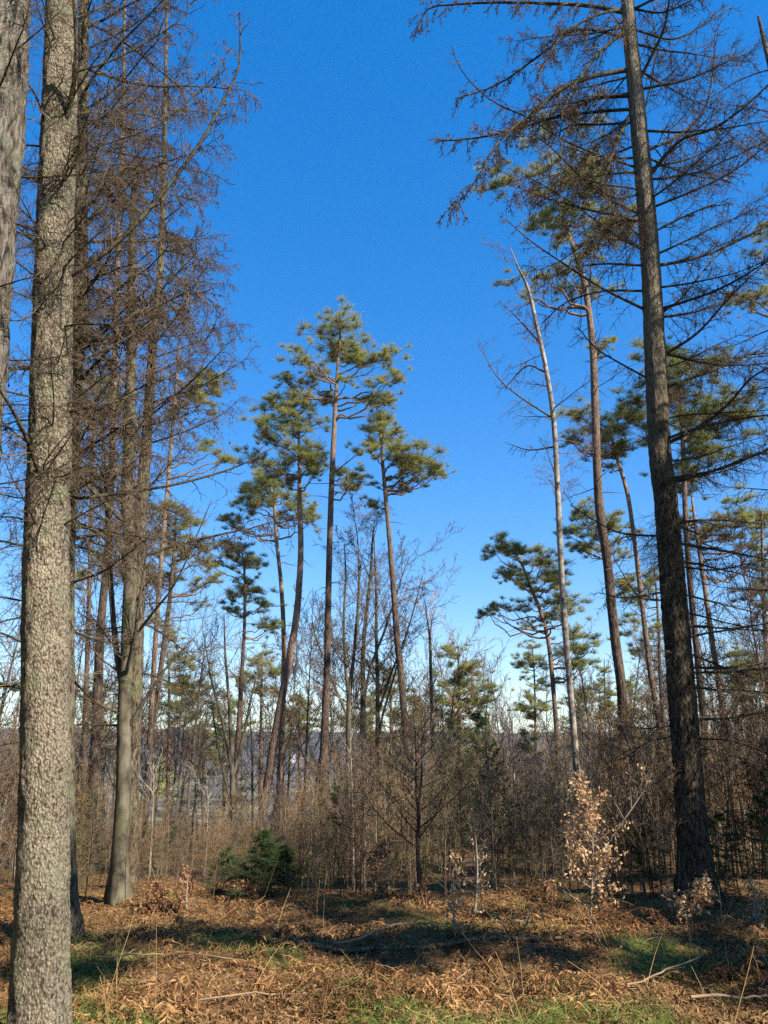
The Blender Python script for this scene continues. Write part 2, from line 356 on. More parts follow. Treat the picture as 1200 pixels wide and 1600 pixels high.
# ------------------------------------------------------------------ trees
def trunk_path(path, d, n=40, lean_y=0.0, ws=1.0):
    """pixel path (px,py,width) from top to bottom at ground distance d -> world points and radii, carried down into the ground"""
    p = smooth_path(path, n); P = pt(p[:, 0], p[:, 1], d); R = rad(p[:, 2] * ws, P)
    P[:, 1] += lean_y * (P[:, 2] - P[-1, 2]) * 0.1
    gz = float(ground(P[-1, 0], P[-1, 1]))
    if P[-1, 2] > gz:
        dirn = P[-1] - P[-4]; dirn /= abs(dirn[2]) + 1e-6; dirn[:2] = np.clip(dirn[:2], -0.2, 0.2)
        k = 8; zs = np.linspace(P[-1, 2], gz - 0.15, k + 1)[1:]
        E = np.stack([P[-1, 0] + dirn[0] * (P[-1, 2] - zs), P[-1, 1] + 0 * zs, zs], -1)
        R = np.concatenate([R, R[-1] * (1 + 0.12 * np.linspace(0, 1, k) ** 2)]); P = np.vstack([P, E])
    else:
        keep = P[:, 2] > gz - 0.25
        P, R = P[keep], R[keep]
    base = (float(P[-1, 0]), float(P[-1, 1]), float(ground(P[-1, 0], P[-1, 1])))
    return P, R, base
def bark_tube(P, R, k, amp, seed, n=None, flare=0.0):
    """trunk with a rough, plated surface and root flare"""
    if n:
        s = np.linspace(0, len(P) - 1, n); i = np.minimum(s.astype(int), len(P) - 2); f = (s - i)[:, None]
        P, R = P[i] * (1 - f) + P[i + 1] * f, R[i] * (1 - f[:, 0]) + R[i + 1] * f[:, 0]
    rng = np.random.default_rng(seed)
    a = np.arange(k) * 2 * math.pi / k
    T = nrm(np.gradient(P, axis=0)); A = nrm(np.cross(T, np.array([1., 0.05, 0]))); B = np.cross(T, A)
    L = np.concatenate([[0], np.cumsum(np.linalg.norm(np.diff(P, axis=0), axis=1))])
    disp = 0
    for q in range(18):
        ka = rng.integers(1, 14); kz = rng.uniform(1, 26)
        disp = disp + np.sin(a[None] * ka + rng.uniform(0, 6.28) + 0.7 * np.sin(L[:, None] * 2.3 + q)) * np.sin(L[:, None] * kz + rng.uniform(0, 6.28)) / 4.2
    disp = disp + rng.normal(0, 0.55, (len(P), k))
    zb = np.clip(1 - (P[:, 2] - P[-1, 2]) / 0.9, 0, 1)
    Rr = R[:, None] * (1 + amp * disp + flare * zb[:, None] ** 2 * (0.7 + 0.5 * np.sin(a[None] * 4 + 1.0 + seed) + 0.3 * np.sin(a[None] * 7)))
    V = P[:, None] + Rr[..., None] * (A[:, None] * np.cos(a)[None, :, None] + B[:, None] * np.sin(a)[None, :, None])
    n_ = len(P); i = np.arange(n_ * k).reshape(n_, k); j = np.roll(i, -1, axis=1)
    return Acc().mesh(V.reshape(-1, 3), f4=np.stack([i[:-1], j[:-1], j[1:], i[1:]], -1).reshape(-1, 4))
def at_height(P, R, z):
    """trunk point and radius at height z (P runs top to bottom)"""
    zz = P[::-1, 2]; out = [np.interp(z, zz, P[::-1, c]) for c in range(3)]
    return np.array(out), float(np.interp(z, zz, R[::-1]))

def needles(acc, pos, dr, rng, n=11, L=0.10, wd=0.009, spread=0.9):
    S = len(pos)
    d = nrm(dr[:, None, :] + rng.normal(0, spread, (S, n, 3)) * 0.75)
    st = pos[:, None, :] + dr[:, None, :] * (rng.random((S, n, 1)) - 0.7) * L * 1.3
    side = nrm(np.cross(d, rng.normal(0, 1, (S, n, 3)))) * wd * 0.5
    tip = st + d * (L * rng.uniform(0.7, 1.15, (S, n, 1)))
    acc.tris(np.stack([st - side, st + side, tip], 2).reshape(-1, 3, 3))
def clump(fol, tw, c, r, flatz, rng, dens=1.0, L=0.10, wd=0.010, stalk=None, nn=9):
    """one spray of pine foliage: shoots through the upper part of an ellipsoid, some with twigs"""
    n = max(9, int(dens * 300 * r ** 1.7 + 7))
    v = nrm(rng.normal(0, 1, (n, 3))); v[:, 2] = np.where(v[:, 2] < -0.25, -v[:, 2] * 0.6, v[:, 2])
    rr = r * rng.uniform(0.2, 1.25, (n, 1))
    pos = c + v * rr * np.array([1, 1, flatz])
    dr = nrm(v * np.array([1, 1, 0.7]) + np.array([0, 0, 0.5]) + rng.normal(0, 0.25, (n, 3)))
    needles(fol, pos, dr, rng, nn, L, wd)
    q = pos[:: 3]; s0 = np.broadcast_to(c if stalk is None else stalk, q.shape)
    mid = 0.5 * (s0 + q) + np.array([0, 0, -0.1 * r]) + rng.normal(0, 0.05 * r, q.shape)
    tw.tubes(np.stack([s0, mid, q], 1), np.tile(np.array([[0.010, 0.007, 0.004]]), (len(q), 1)), 3)

FOL = {}
def foliage_template(k, nmat):
    """a spray of pine foliage half a metre in radius, shared by the limbs: (twig mesh, needle mesh)"""
    if (k, nmat) in FOL: return FOL[(k, nmat)]
    rng = np.random.default_rng(900 + k); fol, tw = Acc(), Acc(); r = 0.5
    subs = [(np.zeros(3), r * 0.7)] + [(rng.normal(0, 1, 3) * np.array([0.8, 0.8, 0.5]) * r, r * rng.uniform(0.25, 0.6)) for q in range(8)]
    for c, sr in subs:
        tw.tubes(smooth_path(np.array([[0, 0, -0.25 * r], 0.5 * c + [0, 0, -0.15 * r], c]), 5), np.linspace(0.014, 0.007, 5), 3)
        clump(fol, tw, c, sr, 0.85, rng, 1.5, 0.13, 0.009, None, 10)
    FOL[(k, nmat)] = (tw.me('twigs', M['pine_twig']), fol.me('foliage', M[nmat], smooth=False))
    return FOL[(k, nmat)]
def sub(name, me, parent, loc, rot=(0, 0, 0), scl=(1, 1, 1)):
    o = bpy.data.objects.new(name, me); C.objects.link(o); o.parent = parent; o.location = loc; o.rotation_euler = rot; o.scale = scl
    return o
def pine(label, path, d, clumps, seed, bark='pine_bark', nmat='pine_needles', group=None, depth=0.7, dead=6, sides=14, mk=None, name='pine_tree', detail=True):
    """Scots pine: clumps = [(px,py,r_px)] as seen, given depth round the trunk"""
    rng = np.random.default_rng(seed)
    if mk: clumps = [mk(*c) for c in clumps]
    P, R, base = trunk_path(path, d, ws=0.7)
    root = thing(name, base, label, 'pine tree', group); bo = np.array(base)
    part(bark_tube(P, R, sides, 0.03, seed, 70 if detail else 40, 0.25), 'trunk', M[bark], root)
    Pc = pt([c[0] for c in clumps], [c[1] + 0.45 * c[2] for c in clumps], d)
    mr = rad(np.array([2.0 * c[2] for c in clumps]), Pc)
    zb = Pc[:, 2].min()
    span = max(0.8, np.abs(Pc[:, 0] - np.interp(Pc[:, 2], P[::-1, 2], P[::-1, 0])).max())
    lst = [(Pc[i], mr[i], False) for i in range(len(clumps))]
    for i in range(len(clumps)):                                        # the crown's far and near sides
        if i % 2 == 0: lst.append((Pc[i] + rng.normal(0, 0.25, 3) * mr[i], mr[i] * rng.uniform(0.65, 0.9), True))
    for c, r_, back in lst:
        c = c.copy(); ax, _ = at_height(P, R, c[2])
        room = math.sqrt(max(0.05, span ** 2 - (c[0] - ax[0]) ** 2)) * depth
        c[1] += rng.uniform(0.5, 1.0) * rng.choice([-1, 1]) * room if back else rng.uniform(-0.6, 0.6) * room
        hd = math.hypot(c[0] - ax[0], c[1] - ax[1])
        za = max(min(c[2] - 0.35 * hd - 0.1, P[0, 2] - 0.05), base[2] + 1.0)
        a0, ra = at_height(P, R, za)
        midp = a0 * 0.45 + c * 0.55 + np.array([0, 0, -0.12 * hd]) + rng.normal(0, 0.06 * hd + 0.01, 3)
        lp = smooth_path(np.array([a0, midp, c]), 9); lp[1:-1] += rng.normal(0, 0.035 * hd, (7, 3))
        tw = Acc().tubes(lp, np.linspace(min(ra * 0.6, 0.012 + 0.02 * hd), 0.009, 9), 5)
        Pd, Rd = spawn(lp[None], np.full((1, 9), 0.016), 5, rng, (0.3, 0.95), (30, 70), (0.2, 0.4), 0.3, 4, 0.5, 0.3, 0.3); tw.tubes(Pd, Rd, 3)
        lo = part(tw, 'limb', M['pine_twig'], root)
        tm, fm = foliage_template(int(rng.integers(0, 9)), nmat); rz = rng.uniform(0, 6.28); k = 0.84 * r_ / 0.5
        rt = (rng.normal(0, 0.15), rng.normal(0, 0.15), rz); sc3 = (k * rng.uniform(0.9, 1.2), k * rng.uniform(0.9, 1.2), k * rng.uniform(0.85, 1.1))
        sub('foliage', fm, lo, c - bo, rt, sc3); sub('twigs', tm, lo, c - bo, rt, sc3)
    if dead:
        z = rng.uniform(zb - 0.35 * (zb - base[2]), zb + 1.2, dead)
        q = [at_height(P, R, zz) for zz in z]; az = rng.uniform(0, 6.28, dead)
        Pd, Rd = grow(np.array([a for a, _ in q]), np.stack([np.cos(az), np.sin(az), rng.uniform(-0.3, 0.3, dead)], -1), rng.uniform(0.4, 1.5, dead), np.full(dead, 0.014), 6, rng, -0.2, 0.3)
        Pe, Re = spawn(Pd, Rd, 5, rng, L=(0.25, 0.5), npt=4)
        part(Acc().tubes(Pd, Rd, 4).tubes(Pe, Re, 3), 'dead_twigs', M['beech_twig'], root)
    return root

def branch_px(path, d, dy, n=16, w0=6, w1=1.2, mk=None, d0=0.0):
    """a branch drawn through pixels, running from distance d+d0 to d+dy"""
    p = np.array([mk(*q)[:2] if mk else q for q in path], float)
    p = smooth_path(p, n); t = np.linspace(0, 1, n)
    P = pt(p[:, 0], p[:, 1], d + d0 + (dy - d0) * t)
    return P, rad(w0 * (1 - t) + w1 * t, P)

def rooted(Pb, Rb, TP, TR):
    a0, ra = at_height(TP, TR, Pb[0, 2] - 0.02)
    if np.linalg.norm(a0[:2] - Pb[0, :2]) > ra * 2.5: return Pb, Rb
    return np.vstack([a0[None], Pb]), np.concatenate([[Rb[0] * 1.15], Rb])
def larch_spray(P, R, rng, n2=14, n3=7, L2=(0.16, 0.34), L3=(0.25, 0.5), droop=-0.5, cones=0.0, absL=None, t0=0.12, n4=0, rm=0.0022, flat=0.25):
    rm = rm * 1.55
    """secondary and tertiary twigs and cones of one branch"""
    tw, co = Acc(), Acc()
    P2, R2 = spawn(P[None] if P.ndim == 2 else P, R[None] if R.ndim == 1 else R, n2, rng, (t0, 1), (35, 80), absL or L2, 0.45, 5, 0.45, droop, 0.25, 0.3, flat, absL is not None, rm * 1.6)
    tw.tubes(P2, R2, 3)
    P3, R3 = spawn(P2, R2, n3, rng, (0.12, 1), (30, 75), L3, 0.4, 3, 0.6, droop * 0.6, 0.25, 0.4, 0, False, rm)
    tw.tubes(P3, R3, 3)
    last = P3
    if n4:
        P4, R4 = spawn(P3, R3, n4, rng, (0.15, 1), (30, 75), (0.3, 0.6), 0.3, 3, 0.7, droop * 0.4, 0.25, 0.5, 0, False, rm)
        tw.tubes(P4, R4, 3); last = np.concatenate([P3, P4]) if len(P4) else P3
    if cones:
        pool = np.concatenate([P2.reshape(-1, 3), last.reshape(-1, 3)])
        k = int(len(pool) * cones); q = pool[rng.integers(0, len(pool), k)] + rng.normal(0, 0.008, (k, 3))
        co.octas(q, rng.uniform(0.008, 0.013, k), rng.uniform(0.012, 0.018, k))
    return tw, co

def add_branch(root, P, R, rng, mat='larch_branch', tmat='larch_twig', k=6, nm='branch', **kw):
    b_ = part(Acc().tubes(P, R, k), nm, M[mat], root)
    tw, co = larch_spray(P, R, rng, **kw)
    part(tw, 'twigs', M[tmat], root, b_); part(co, 'cones', M['cone'], root, b_, False)
    return b_

BRT = {}
def branch_template(k, style):
    """a larch branch 2.2 m long growing along +X, shared by the trees: branch, twigs and cones meshes"""
    if (k, style) in BRT: return BRT[(k, style)]
    rng = np.random.default_rng(1000 + 17 * k + len(style)); up, droop, co, n2, n3 = {'twiggy': (0.45, -0.35, 0.012, 34, 13), 'hung': (0.2, -0.9, 0.05, 38, 12), 'bare': (0.1, -0.3, 0.0, 26, 9)}[style]
    P, R = grow(np.zeros((1, 3)), np.array([[1.0, 0, 0.0]]), np.array([2.2]), np.array([0.024]), 14, rng, up, 0.22, 0.14)
    tw, cn = larch_spray(P[0], R[0], rng, n2=n2, n3=n3, L2=(0.16, 0.36), droop=droop, cones=co, rm=0.0023, n4=1 if style != 'bare' else 0)
    BRT[(k, style)] = (Acc().tubes(P, R, 6).me('branch', M['larch_branch']), tw.me('twigs', M['larch_twig']), cn.me('cones', M['cone'], smooth=False) if cn.v else None)
    return BRT[(k, style)]
def larch_random(root, TP, TR, n, z0, z1, Lm, rng, el=(-15, 25), az=(0, 360), style='twiggy', lmin=0.6):
    """n branches round the trunk between heights z0 and z1"""
    bo = np.array(root['_o'])
    for i in range(n):
        z = z0 + (z1 - z0) * (i + rng.random()) / n
        a0, ra = at_height(TP, TR, z); k = rng.uniform(lmin, 1.0) * Lm(z) / 2.2
        bm, tm, cm = branch_template(int(rng.integers(0, 5)), style)
        b_ = sub('branch', bm, root, a0 - bo, (rng.uniform(-0.5, 0.5), -math.radians(rng.uniform(*el)), math.radians(rng.uniform(*az))), (k, k * rng.choice([-1, 1]), k))
        b_.rotation_mode = 'XYZ'
        sub('twigs', tm, b_, (0, 0, 0))
        if cm: sub('cones', cm, b_, (0, 0, 0))

# pixel frames of the study crops
c1 = lambda x, y, r=0: (x * .375, y * .375, r * .375)
c2 = lambda x, y, r=0: (x * .375, 500 + y * .375, r * .375)
c3 = lambda x, y, r=0: (x * .375, 1000 + y * .375, r * .375)
c4 = lambda x, y, r=0: (320 + x * .375, 450 + y * .375, r * .375)
c5 = lambda x, y, r=0: (320 + x * .375, 1000 + y * .375, r * .375)
c6 = lambda x, y, r=0: (640 + x * .4686, y * .4686, r * .4686)
c7 = lambda x, y, r=0: (720 + x * .4, 650 + y * .4, r * .4)
c8 = lambda x, y, r=0: (720 + x * .4, 1000 + y * .4, r * .4)
K = lambda f, L: [f(*q) for q in L]

# ---- foreground larch, left
D = 4.95
rng = np.random.default_rng(11)
P, R, base = trunk_path([(100, -420, 30), (98, -200, 38), (96, 0, 45), (92, 200, 52), (84, 412, 56), (78, 687, 63), (72, 875, 67), (71, 1000, 69), (70, 1225, 73), (65, 1450, 82), (62, 1600, 91), (61, 1690, 104)], D, 90)
LT = thing('larch_tree', base, 'thick pale larch trunk standing nearest at the left, with long dark side branches', 'larch tree')
part(bark_tube(P, R, 56, 0.03, 4, 380, 0.2), 'trunk', M['larch_bark'], LT)
for path, dy, w0, w1, n2, n3 in [
    (K(c1, [(250, 1170), (400, 1080), (520, 980), (640, 850), (760, 700), (850, 570), (930, 420), (990, 300), (1000, 200), (1000, 50)]), 0.2, 9, 2.2, 34, 6),
    (K(c1, [(235, 600), (280, 480), (310, 330), (318, 200), (310, 50), (300, -80)]), -0.5, 9, 4, 16, 6),
    (K(c1, [(318, 300), (470, 250), (620, 170), (740, 90), (800, 10), (850, -70)]), 0.1, 4, 1.4, 20, 5),
    (K(c1, [(225, 590), (180, 480), (150, 400), (110, 345), (60, 330)]), -0.3, 7, 2, 10, 5),
    (K(c2, [(270, 742), (380, 738), (500, 720), (680, 695), (850, 655), (1000, 605), (1140, 530)]), 0.7, 6.5, 2.2, 20, 4),
    (K(c2, [(235, 730), (350, 690), (440, 630), (500, 560), (550, 490), (590, 430)]), -0.1, 4.5, 1.5, 16, 6),
    (K(c2, [(222, 742), (150, 600), (110, 490), (60, 390), (5, 300), (-80, 200)]), -0.7, 9, 4, 14, 6),
    (K(c2, [(285, 185), (400, 140), (520, 80), (640, 0), (740, -110), (830, -240)]), 0.6, 5, 1.4, 22, 6),
    (K(c2, [(300, 380), (480, 340), (600, 290), (740, 210), (850, 90), (900, 20)]), 0.6, 4.5, 1.4, 22, 6),
    (K(c1, [(245, 790), (310, 690), (330, 600), (330, 500)]), -0.4, 4, 1.3, 10, 6),
    (K(c1, [(270, 900), (380, 830), (450, 690), (480, 540), (470, 420)]), 0.2, 3, 1.2, 16, 6),
    (K(c1, [(280, 770), (330, 650), (470, 590), (640, 530), (760, 440), (880, 330), (960, 200)]), 0.5, 4, 1.2, 26, 6),
    (K(c1, [(290, 480), (420, 470), (560, 540), (700, 480), (820, 420)]), 0.9, 3.5, 1.2, 20, 6),
    (K(c1, [(310, 80), (420, 30), (520, -30), (620, -90)]), 0.3, 4, 1.2, 14, 5),
    (K(c2, [(250, 760), (320, 850), (420, 880), (560, 930), (640, 1000)]), 0.8, 3, 1.2, 16, 5),
    (K(c1, [(150, 980), (60, 970), (-60, 960)]), 0.3, 4, 2, 8, 4), (K(c2, [(130, 205), (20, 200), (-80, 180)]), 0.2, 5, 3, 8, 4),
    (K(c1, [(230, 1150), (180, 1250), (100, 1330), (-20, 1330)]), -0.5, 4, 1.5, 10, 6),
    (K(c2, [(240, 700), (180, 620), (240, 520), (330, 430)]), -0.6, 2.5, 1.2, 10, 5),
]:
    Pb, Rb = branch_px(path, D, dy, 20, w0, w1); Pb, Rb = rooted(Pb, Rb, P, R)
    add_branch(LT, Pb, Rb, rng, n2=n2, n3=n3, absL=(0.15, 0.42), droop=-0.15, cones=0.012, flat=0.0, rm=0.0018)
larch_random(LT, P, R, 14, 2.7, 7.5, lambda z: 1.0, rng, (-20, 35), (150, 330), 'bare')
larch_random(LT, P, R, 16, 2.9, 6.5, lambda z: 0.9, rng, (5, 45), (-75, -10), 'bare')

# ---- trunk at the very left edge
P, R, base = trunk_path([(12, -400, 70), (0, -200, 82), (-8, 0, 100), (-22, 225, 106), (-40, 412, 110), (-55, 600, 114), (-88, 1000, 122), (-135, 1600, 150), (-142, 1690, 160)], 4.6, 60)
t = thing('larch_tree', base, 'dark furrowed trunk cut off by the left edge, beside the pale larch', 'larch tree')
part(bark_tube(P, R, 44, 0.035, 9, 220, 0.1), 'trunk', M['larch_bark_grey'], t)
larch_random(t, P, R, 10, 3.2, 7.0, lambda z: 1.1, np.random.default_rng(3), (-10, 30), (-60, 60), 'bare')

# ---- larches behind, left: the dense brown mass of twigs
rng = np.random.default_rng(21)
P, R, base = trunk_path([(150, -300, 9), (132, 0, 15), (126, 300, 22), (120, 500, 29), (108, 690, 32), (100, 875, 33), (98, 1060, 34), (98, 1225, 35), (101, 1400, 38), (103, 1450, 46)], 8.0, 60)
t = thing('larch_tree', base, 'slim larch close behind the pale foreground trunk, its dense twigs hung with cones', 'larch tree')
part(bark_tube(P, R, 28, 0.03, 21, 260, 0.3), 'trunk', M['larch_bark_dark'], t)
larch_random(t, P, R, 32, 3.6, 11.5, lambda z: 2.5, rng, (-12, 28), (-70, 75), 'hung')
larch_random(t, P, R, 44, 1.5, 9, lambda z: 2.0, rng, (-15, 15), (60, 330), 'bare')
P, R, base = trunk_path([(262, -60, 3), (258, 150, 6), (252, 400, 10), (240, 520, 13), (235, 600, 15), (228, 700, 17), (220, 800, 19), (217, 900, 20), (212, 1050, 22), (207, 1150, 25), (202, 1280, 26), (200, 1370, 28)], 11.5, 60)
t = thing('larch_tree', base, 'slim rough-barked larch just right of the grey beech, twiggy crown reaching the top', 'larch tree')
part(bark_tube(P, R, 24, 0.03, 22, 200, 0.2), 'trunk', M['larch_bark_dark'], t)
larch_random(t, P, R, 38, 4.2, 13.8, lambda z: 2.7 * (1 - 0.045 * (z - 4)), rng, (-8, 30), (0, 360), 'hung')
larch_random(t, P, R, 20, 1.5, 4.5, lambda z: 1.8, rng, (-15, 15), (0, 360), 'bare')
P, R, base = trunk_path([(196, -40, 3), (192, 200, 5), (184, 400, 7), (178, 600, 9), (172, 800, 10), (160, 950, 12), (156, 1000, 13), (150, 1150, 16), (139, 1337, 17)], 15, 50)
t = thing('larch_tree', base, 'slender reddish trunk between the pale larch and the grey beech', 'larch tree')
part(bark_tube(P, R, 18, 0.03, 23, 120, 0.1), 'trunk', M['pine_bark'], t)
larch_random(t, P, R, 36, 5.0, 16.8, lambda z: 3.0 * (1 - 0.04 * (z - 5)), rng, (-8, 32), (0, 360), 'twiggy')

# ---- big larch, right
D = 9.9
rng = np.random.default_rng(31)
P, R, base = trunk_path([(955, -330, 10), (968, -160, 14), (980, 0, 19), (997, 187, 25), (1014, 375, 28), (1024, 562, 32), (1032, 720, 34), (1039, 770, 35), (1056, 970, 40), (1069, 1130, 43), (1081, 1285, 46), (1087, 1360, 54), (1090, 1402, 62)], D, 80)
RT = thing('larch_tree', base, 'tall dark larch rising the full height at the right, drooping cone-hung branches', 'larch tree')
part(bark_tube(P, R, 44, 0.035, 33, 280, 0.55), 'trunk', M['larch_bark_shade_toned'], RT)
RB = [
    ([(705, 40), (600, 20), (480, 12), (300, 8), (150, 15), (60, 30), (20, 110)], 0.4, 7, 2, 26, 9, .10),
    ([(708, 110), (640, 170), (580, 240), (540, 300), (505, 400)], -0.6, 6, 2, 16, 8, .06),
    ([(715, 235), (600, 258), (500, 300), (420, 370), (330, 440), (270, 510), (230, 590), (170, 670), (120, 705)], -0.9, 7.5, 2, 30, 9, .09),
    ([(722, 320), (620, 328), (540, 370), (480, 392), (300, 445), (180, 465), (90, 470)], 0.5, 6.5, 2, 28, 9, .09),
    ([(725, 365), (600, 375), (490, 392), (380, 410), (320, 470)], 0.9, 5.5, 2, 18, 8, .07),
    ([(730, 390), (690, 480), (660, 560), (645, 640)], -0.7, 6.5, 2.5, 14, 8, .06),
    ([(745, 555), (640, 520), (520, 470), (400, 395), (280, 340), (200, 270), (160, 210), (140, 150)], -0.4, 4, 1.3, 12, 4, 0),
    ([(770, 715), (640, 650), (540, 560), (470, 490), (400, 440)], -0.3, 5, 1.6, 16, 7, .03),
    ([(780, 835), (680, 780), (560, 690), (450, 620), (390, 590)], 0.6, 4.5, 1.4, 16, 6, .02),
    ([(780, 1030), (640, 960), (500, 870), (400, 800), (320, 730)], -0.5, 5, 1.4, 18, 6, .02),
    ([(778, 970), (640, 972), (520, 1010), (440, 1080)], 0.6, 4, 1.6, 14, 7, .03),
    ([(772, 885), (640, 880), (520, 900), (430, 960)], -0.5, 4, 1.6, 16, 7, .02),
    ([(738, 410), (640, 415), (540, 420), (450, 470)], 0.4, 4.5, 1.6, 14, 7, .04),
    ([(755, 650), (680, 660), (600, 610), (500, 640)], -0.5, 4, 1.6, 14, 7, .04),
    ([(770, 740), (690, 740), (600, 820), (560, 900)], 0.2, 4, 1.6, 14, 7, .04),
    ([(800, 1265), (700, 1210), (620, 1160), (560, 1090)], 0.4, 4, 1.4, 12, 6, 0),
    ([(705, 120), (560, 100), (440, 180), (330, 260), (250, 300), (150, 330)], 0.7, 5, 1.8, 22, 9, .08),
    ([(700, 30), (600, 60), (500, 130), (430, 250)], -0.8, 5, 1.8, 16, 8, .06),
    ([(770, 260), (810, 180), (850, 90), (865, 0), (870, -80)], -0.3, 6, 2, 16, 7, .02),
    ([(795, 500), (900, 450), (980, 370), (1010, 250), (1020, 100)], 0.5, 5, 1.6, 20, 7, .02),
    ([(800, 585), (900, 470), (1010, 430), (1100, 370), (1195, 285), (1260, 230)], -0.5, 6.5, 2, 24, 8, .02),
    ([(775, 400), (810, 250), (820, 120), (800, 20)], 0.6, 3.5, 1.3, 12, 6, 0),
    ([(820, 770), (920, 720), (1000, 690), (1080, 680)], 0.2, 4, 1.5, 14, 7, .04),
    ([(815, 690), (960, 630), (1080, 570), (1195, 480)], -0.4, 4, 1.5, 20, 7, .03),
    ([(830, 885), (950, 862), (1060, 820), (1195, 750), (1260, 700)], 0.4, 5.5, 2, 24, 8, .05),
    ([(840, 1030), (980, 985), (1080, 940), (1195, 870)], -0.5, 5, 2, 20, 7, .02),
    ([(845, 1040), (900, 1000), (1000, 880), (1080, 800), (1140, 740)], 0.7, 4, 1.4, 16, 6, .02),
    ([(855, 1180), (960, 1110), (1060, 1000), (1150, 910), (1220, 850)], -0.2, 5, 1.6, 18, 6, 0),
    ([(862, 1290), (1050, 1220), (1195, 1150), (1260, 1110)], 0.5, 4.5, 1.6, 18, 7, .02),
    ([(868, 1475), (970, 1420), (1060, 1350), (1140, 1260), (1230, 1210)], -0.5, 6, 2, 18, 7, 0),
    ([(880, 1595), (1050, 1560), (1195, 1500), (1260, 1470)], 0.3, 5, 2, 18, 8, .02),
    ([(800, 560), (930, 530), (1040, 480), (1140, 470)], 0.7, 4, 1.4, 16, 7, .03),
    ([(752, 100), (880, 130), (1000, 70), (1080, 20)], 0.3, 4, 1.4, 18, 7, .03),
    ([(745, 30), (850, 40), (980, -20)], -0.4, 4, 1.4, 14, 7, .03),
]
for path, dy, w0, w1, n2, n3, co in RB:
    Pb, Rb = branch_px(K(c6, path), D, dy * 1.6, 18, w0, w1); Pb, Rb = rooted(Pb, Rb, P, R)
    add_branch(RT, Pb, Rb, rng, n2=int(n2 * 1.7), n3=n3 + 2, absL=(0.2, 0.62), droop=-1.0 if co > .05 else -0.35, cones=co * 1.0, rm=0.0027, t0=0.22 if co > .05 else 0.1, n4=2 if co > .05 else 0)
for path, dy, w0, n2 in [([(845, 255), (1000, 210), (1200, 130), (1280, 90)], -0.6, 6, 20), ([(860, 415), (1000, 405), (1200, 425)], 0.4, 5, 20), ([(870, 590), (1000, 600), (1200, 560)], -0.4, 3.5, 18),
                         ([(885, 700), (1040, 740), (1200, 780)], 0.8, 3.5, 18), ([(893, 820), (1040, 830), (1210, 840)], 0.3, 5, 20), ([(900, 930), (1050, 990), (1200, 1040)], -0.5, 4, 18), ([(920, 1060), (1060, 1080), (1210, 1110)], 0.5, 4, 18),
                         ([(930, 1185), (1060, 1180), (1210, 1150)], 0.2, 4.5, 18), ([(925, 1260), (1060, 1270), (1210, 1320)], -0.6, 3.5, 16), ([(780, 720), (690, 700), (600, 560)], -0.5, 3, 12), ([(790, 470), (640, 460), (560, 430), (430, 350)], 0.6, 4, 14),
                         ([(780, 690), (640, 710), (540, 690)], 0.3, 3.5, 12), ([(820, 1210), (700, 1220), (560, 1190)], -0.4, 3, 12), ([(830, 1250), (720, 1280), (640, 1340)], 0.5, 3, 10)]:
    Pb, Rb = branch_px(K(c7, path), D, dy * 1.6, 14, w0, 1.4); Pb, Rb = rooted(Pb, Rb, P, R)
    add_branch(RT, Pb, Rb, rng, n2=int(n2 * 1.5), n3=9, absL=(0.2, 0.6), droop=-0.3, rm=0.0024)
larch_random(RT, P, R, 13, 6.5, 13.5, lambda z: 2.4, rng, (-18, 12), (-70, 60), 'twiggy')
larch_random(RT, P, R, 16, 8.5, 13.5, lambda z: 2.3, rng, (-22, 5), (130, 235), 'hung')
larch_random(RT, P, R, 13, 2.2, 7.0, lambda z: 2.2, rng, (-15, 10), (-60, 70), 'bare')
for zc, nb, ll in ((4.15, 150, 0.55), (4.4, 60, 0.45), (2.55, 110, 0.5), (1.6, 60, 0.4)):      # tufts of fine twigs straight from the bark
    a0, ra = at_height(P, R, zc); az = rng.uniform(0, 6.28, nb)
    dv = np.stack([np.cos(az), np.sin(az), rng.uniform(-0.5, 0.5, nb)], -1)
    Pq, Rq = grow(a0 + dv * ra * 0.8 + rng.normal(0, 1, (nb, 3)) * np.array([0, 0, 0.14]), dv, rng.uniform(0.4, 1, nb) * ll, np.full(nb, 0.0035), 6, rng, -0.9, 0.45)
    Pr, Rr = spawn(Pq, Rq, 6, rng, L=(0.3, 0.6), npt=4, wob=0.4, up=-0.3)
    part(Acc().tubes(Pq, Rq, 3).tubes(Pr, Rr, 3), 'twig_tuft', M['larch_twig'], RT)

# ---- larches beyond the right edge; their branches reach into view and their shade lies over the ground
def side_larch(x, y, h, seed, label, n, Lm, z0, r=0.2, az=(0, 360), style='twiggy'):
    rng = np.random.default_rng(seed); z = np.linspace(h, ground(x, y) - 0.1, 30)
    P = np.stack([x + 0.15 * np.sin(z * 0.3), y + 0.1 * np.sin(z * 0.4 + 1), z], -1); R = r * (0.12 + 0.88 * np.linspace(0, 1, 30) ** 0.8)
    t = thing('larch_tree', (x, y, float(ground(x, y))), label, 'larch tree')
    part(bark_tube(P, R, 24, 0.03, seed, 160, 0.25), 'trunk', M['larch_bark_dark'], t)
    larch_random(t, P, R, n, z0, h * 0.93, lambda z: Lm * (1 - 0.5 * (z / h)), rng, (-15, 18), az, style)
side_larch(7.3, 11.2, 15, 41, 'larch beyond the right edge whose dark twiggy branches reach in beside the big larch', 80, 3.4, 0.8, style='bare')
side_larch(7.2, 7.6, 17, 42, 'larch standing outside the right edge, only branch tips showing at top right', 44, 3.1, 4.5, style='hung')

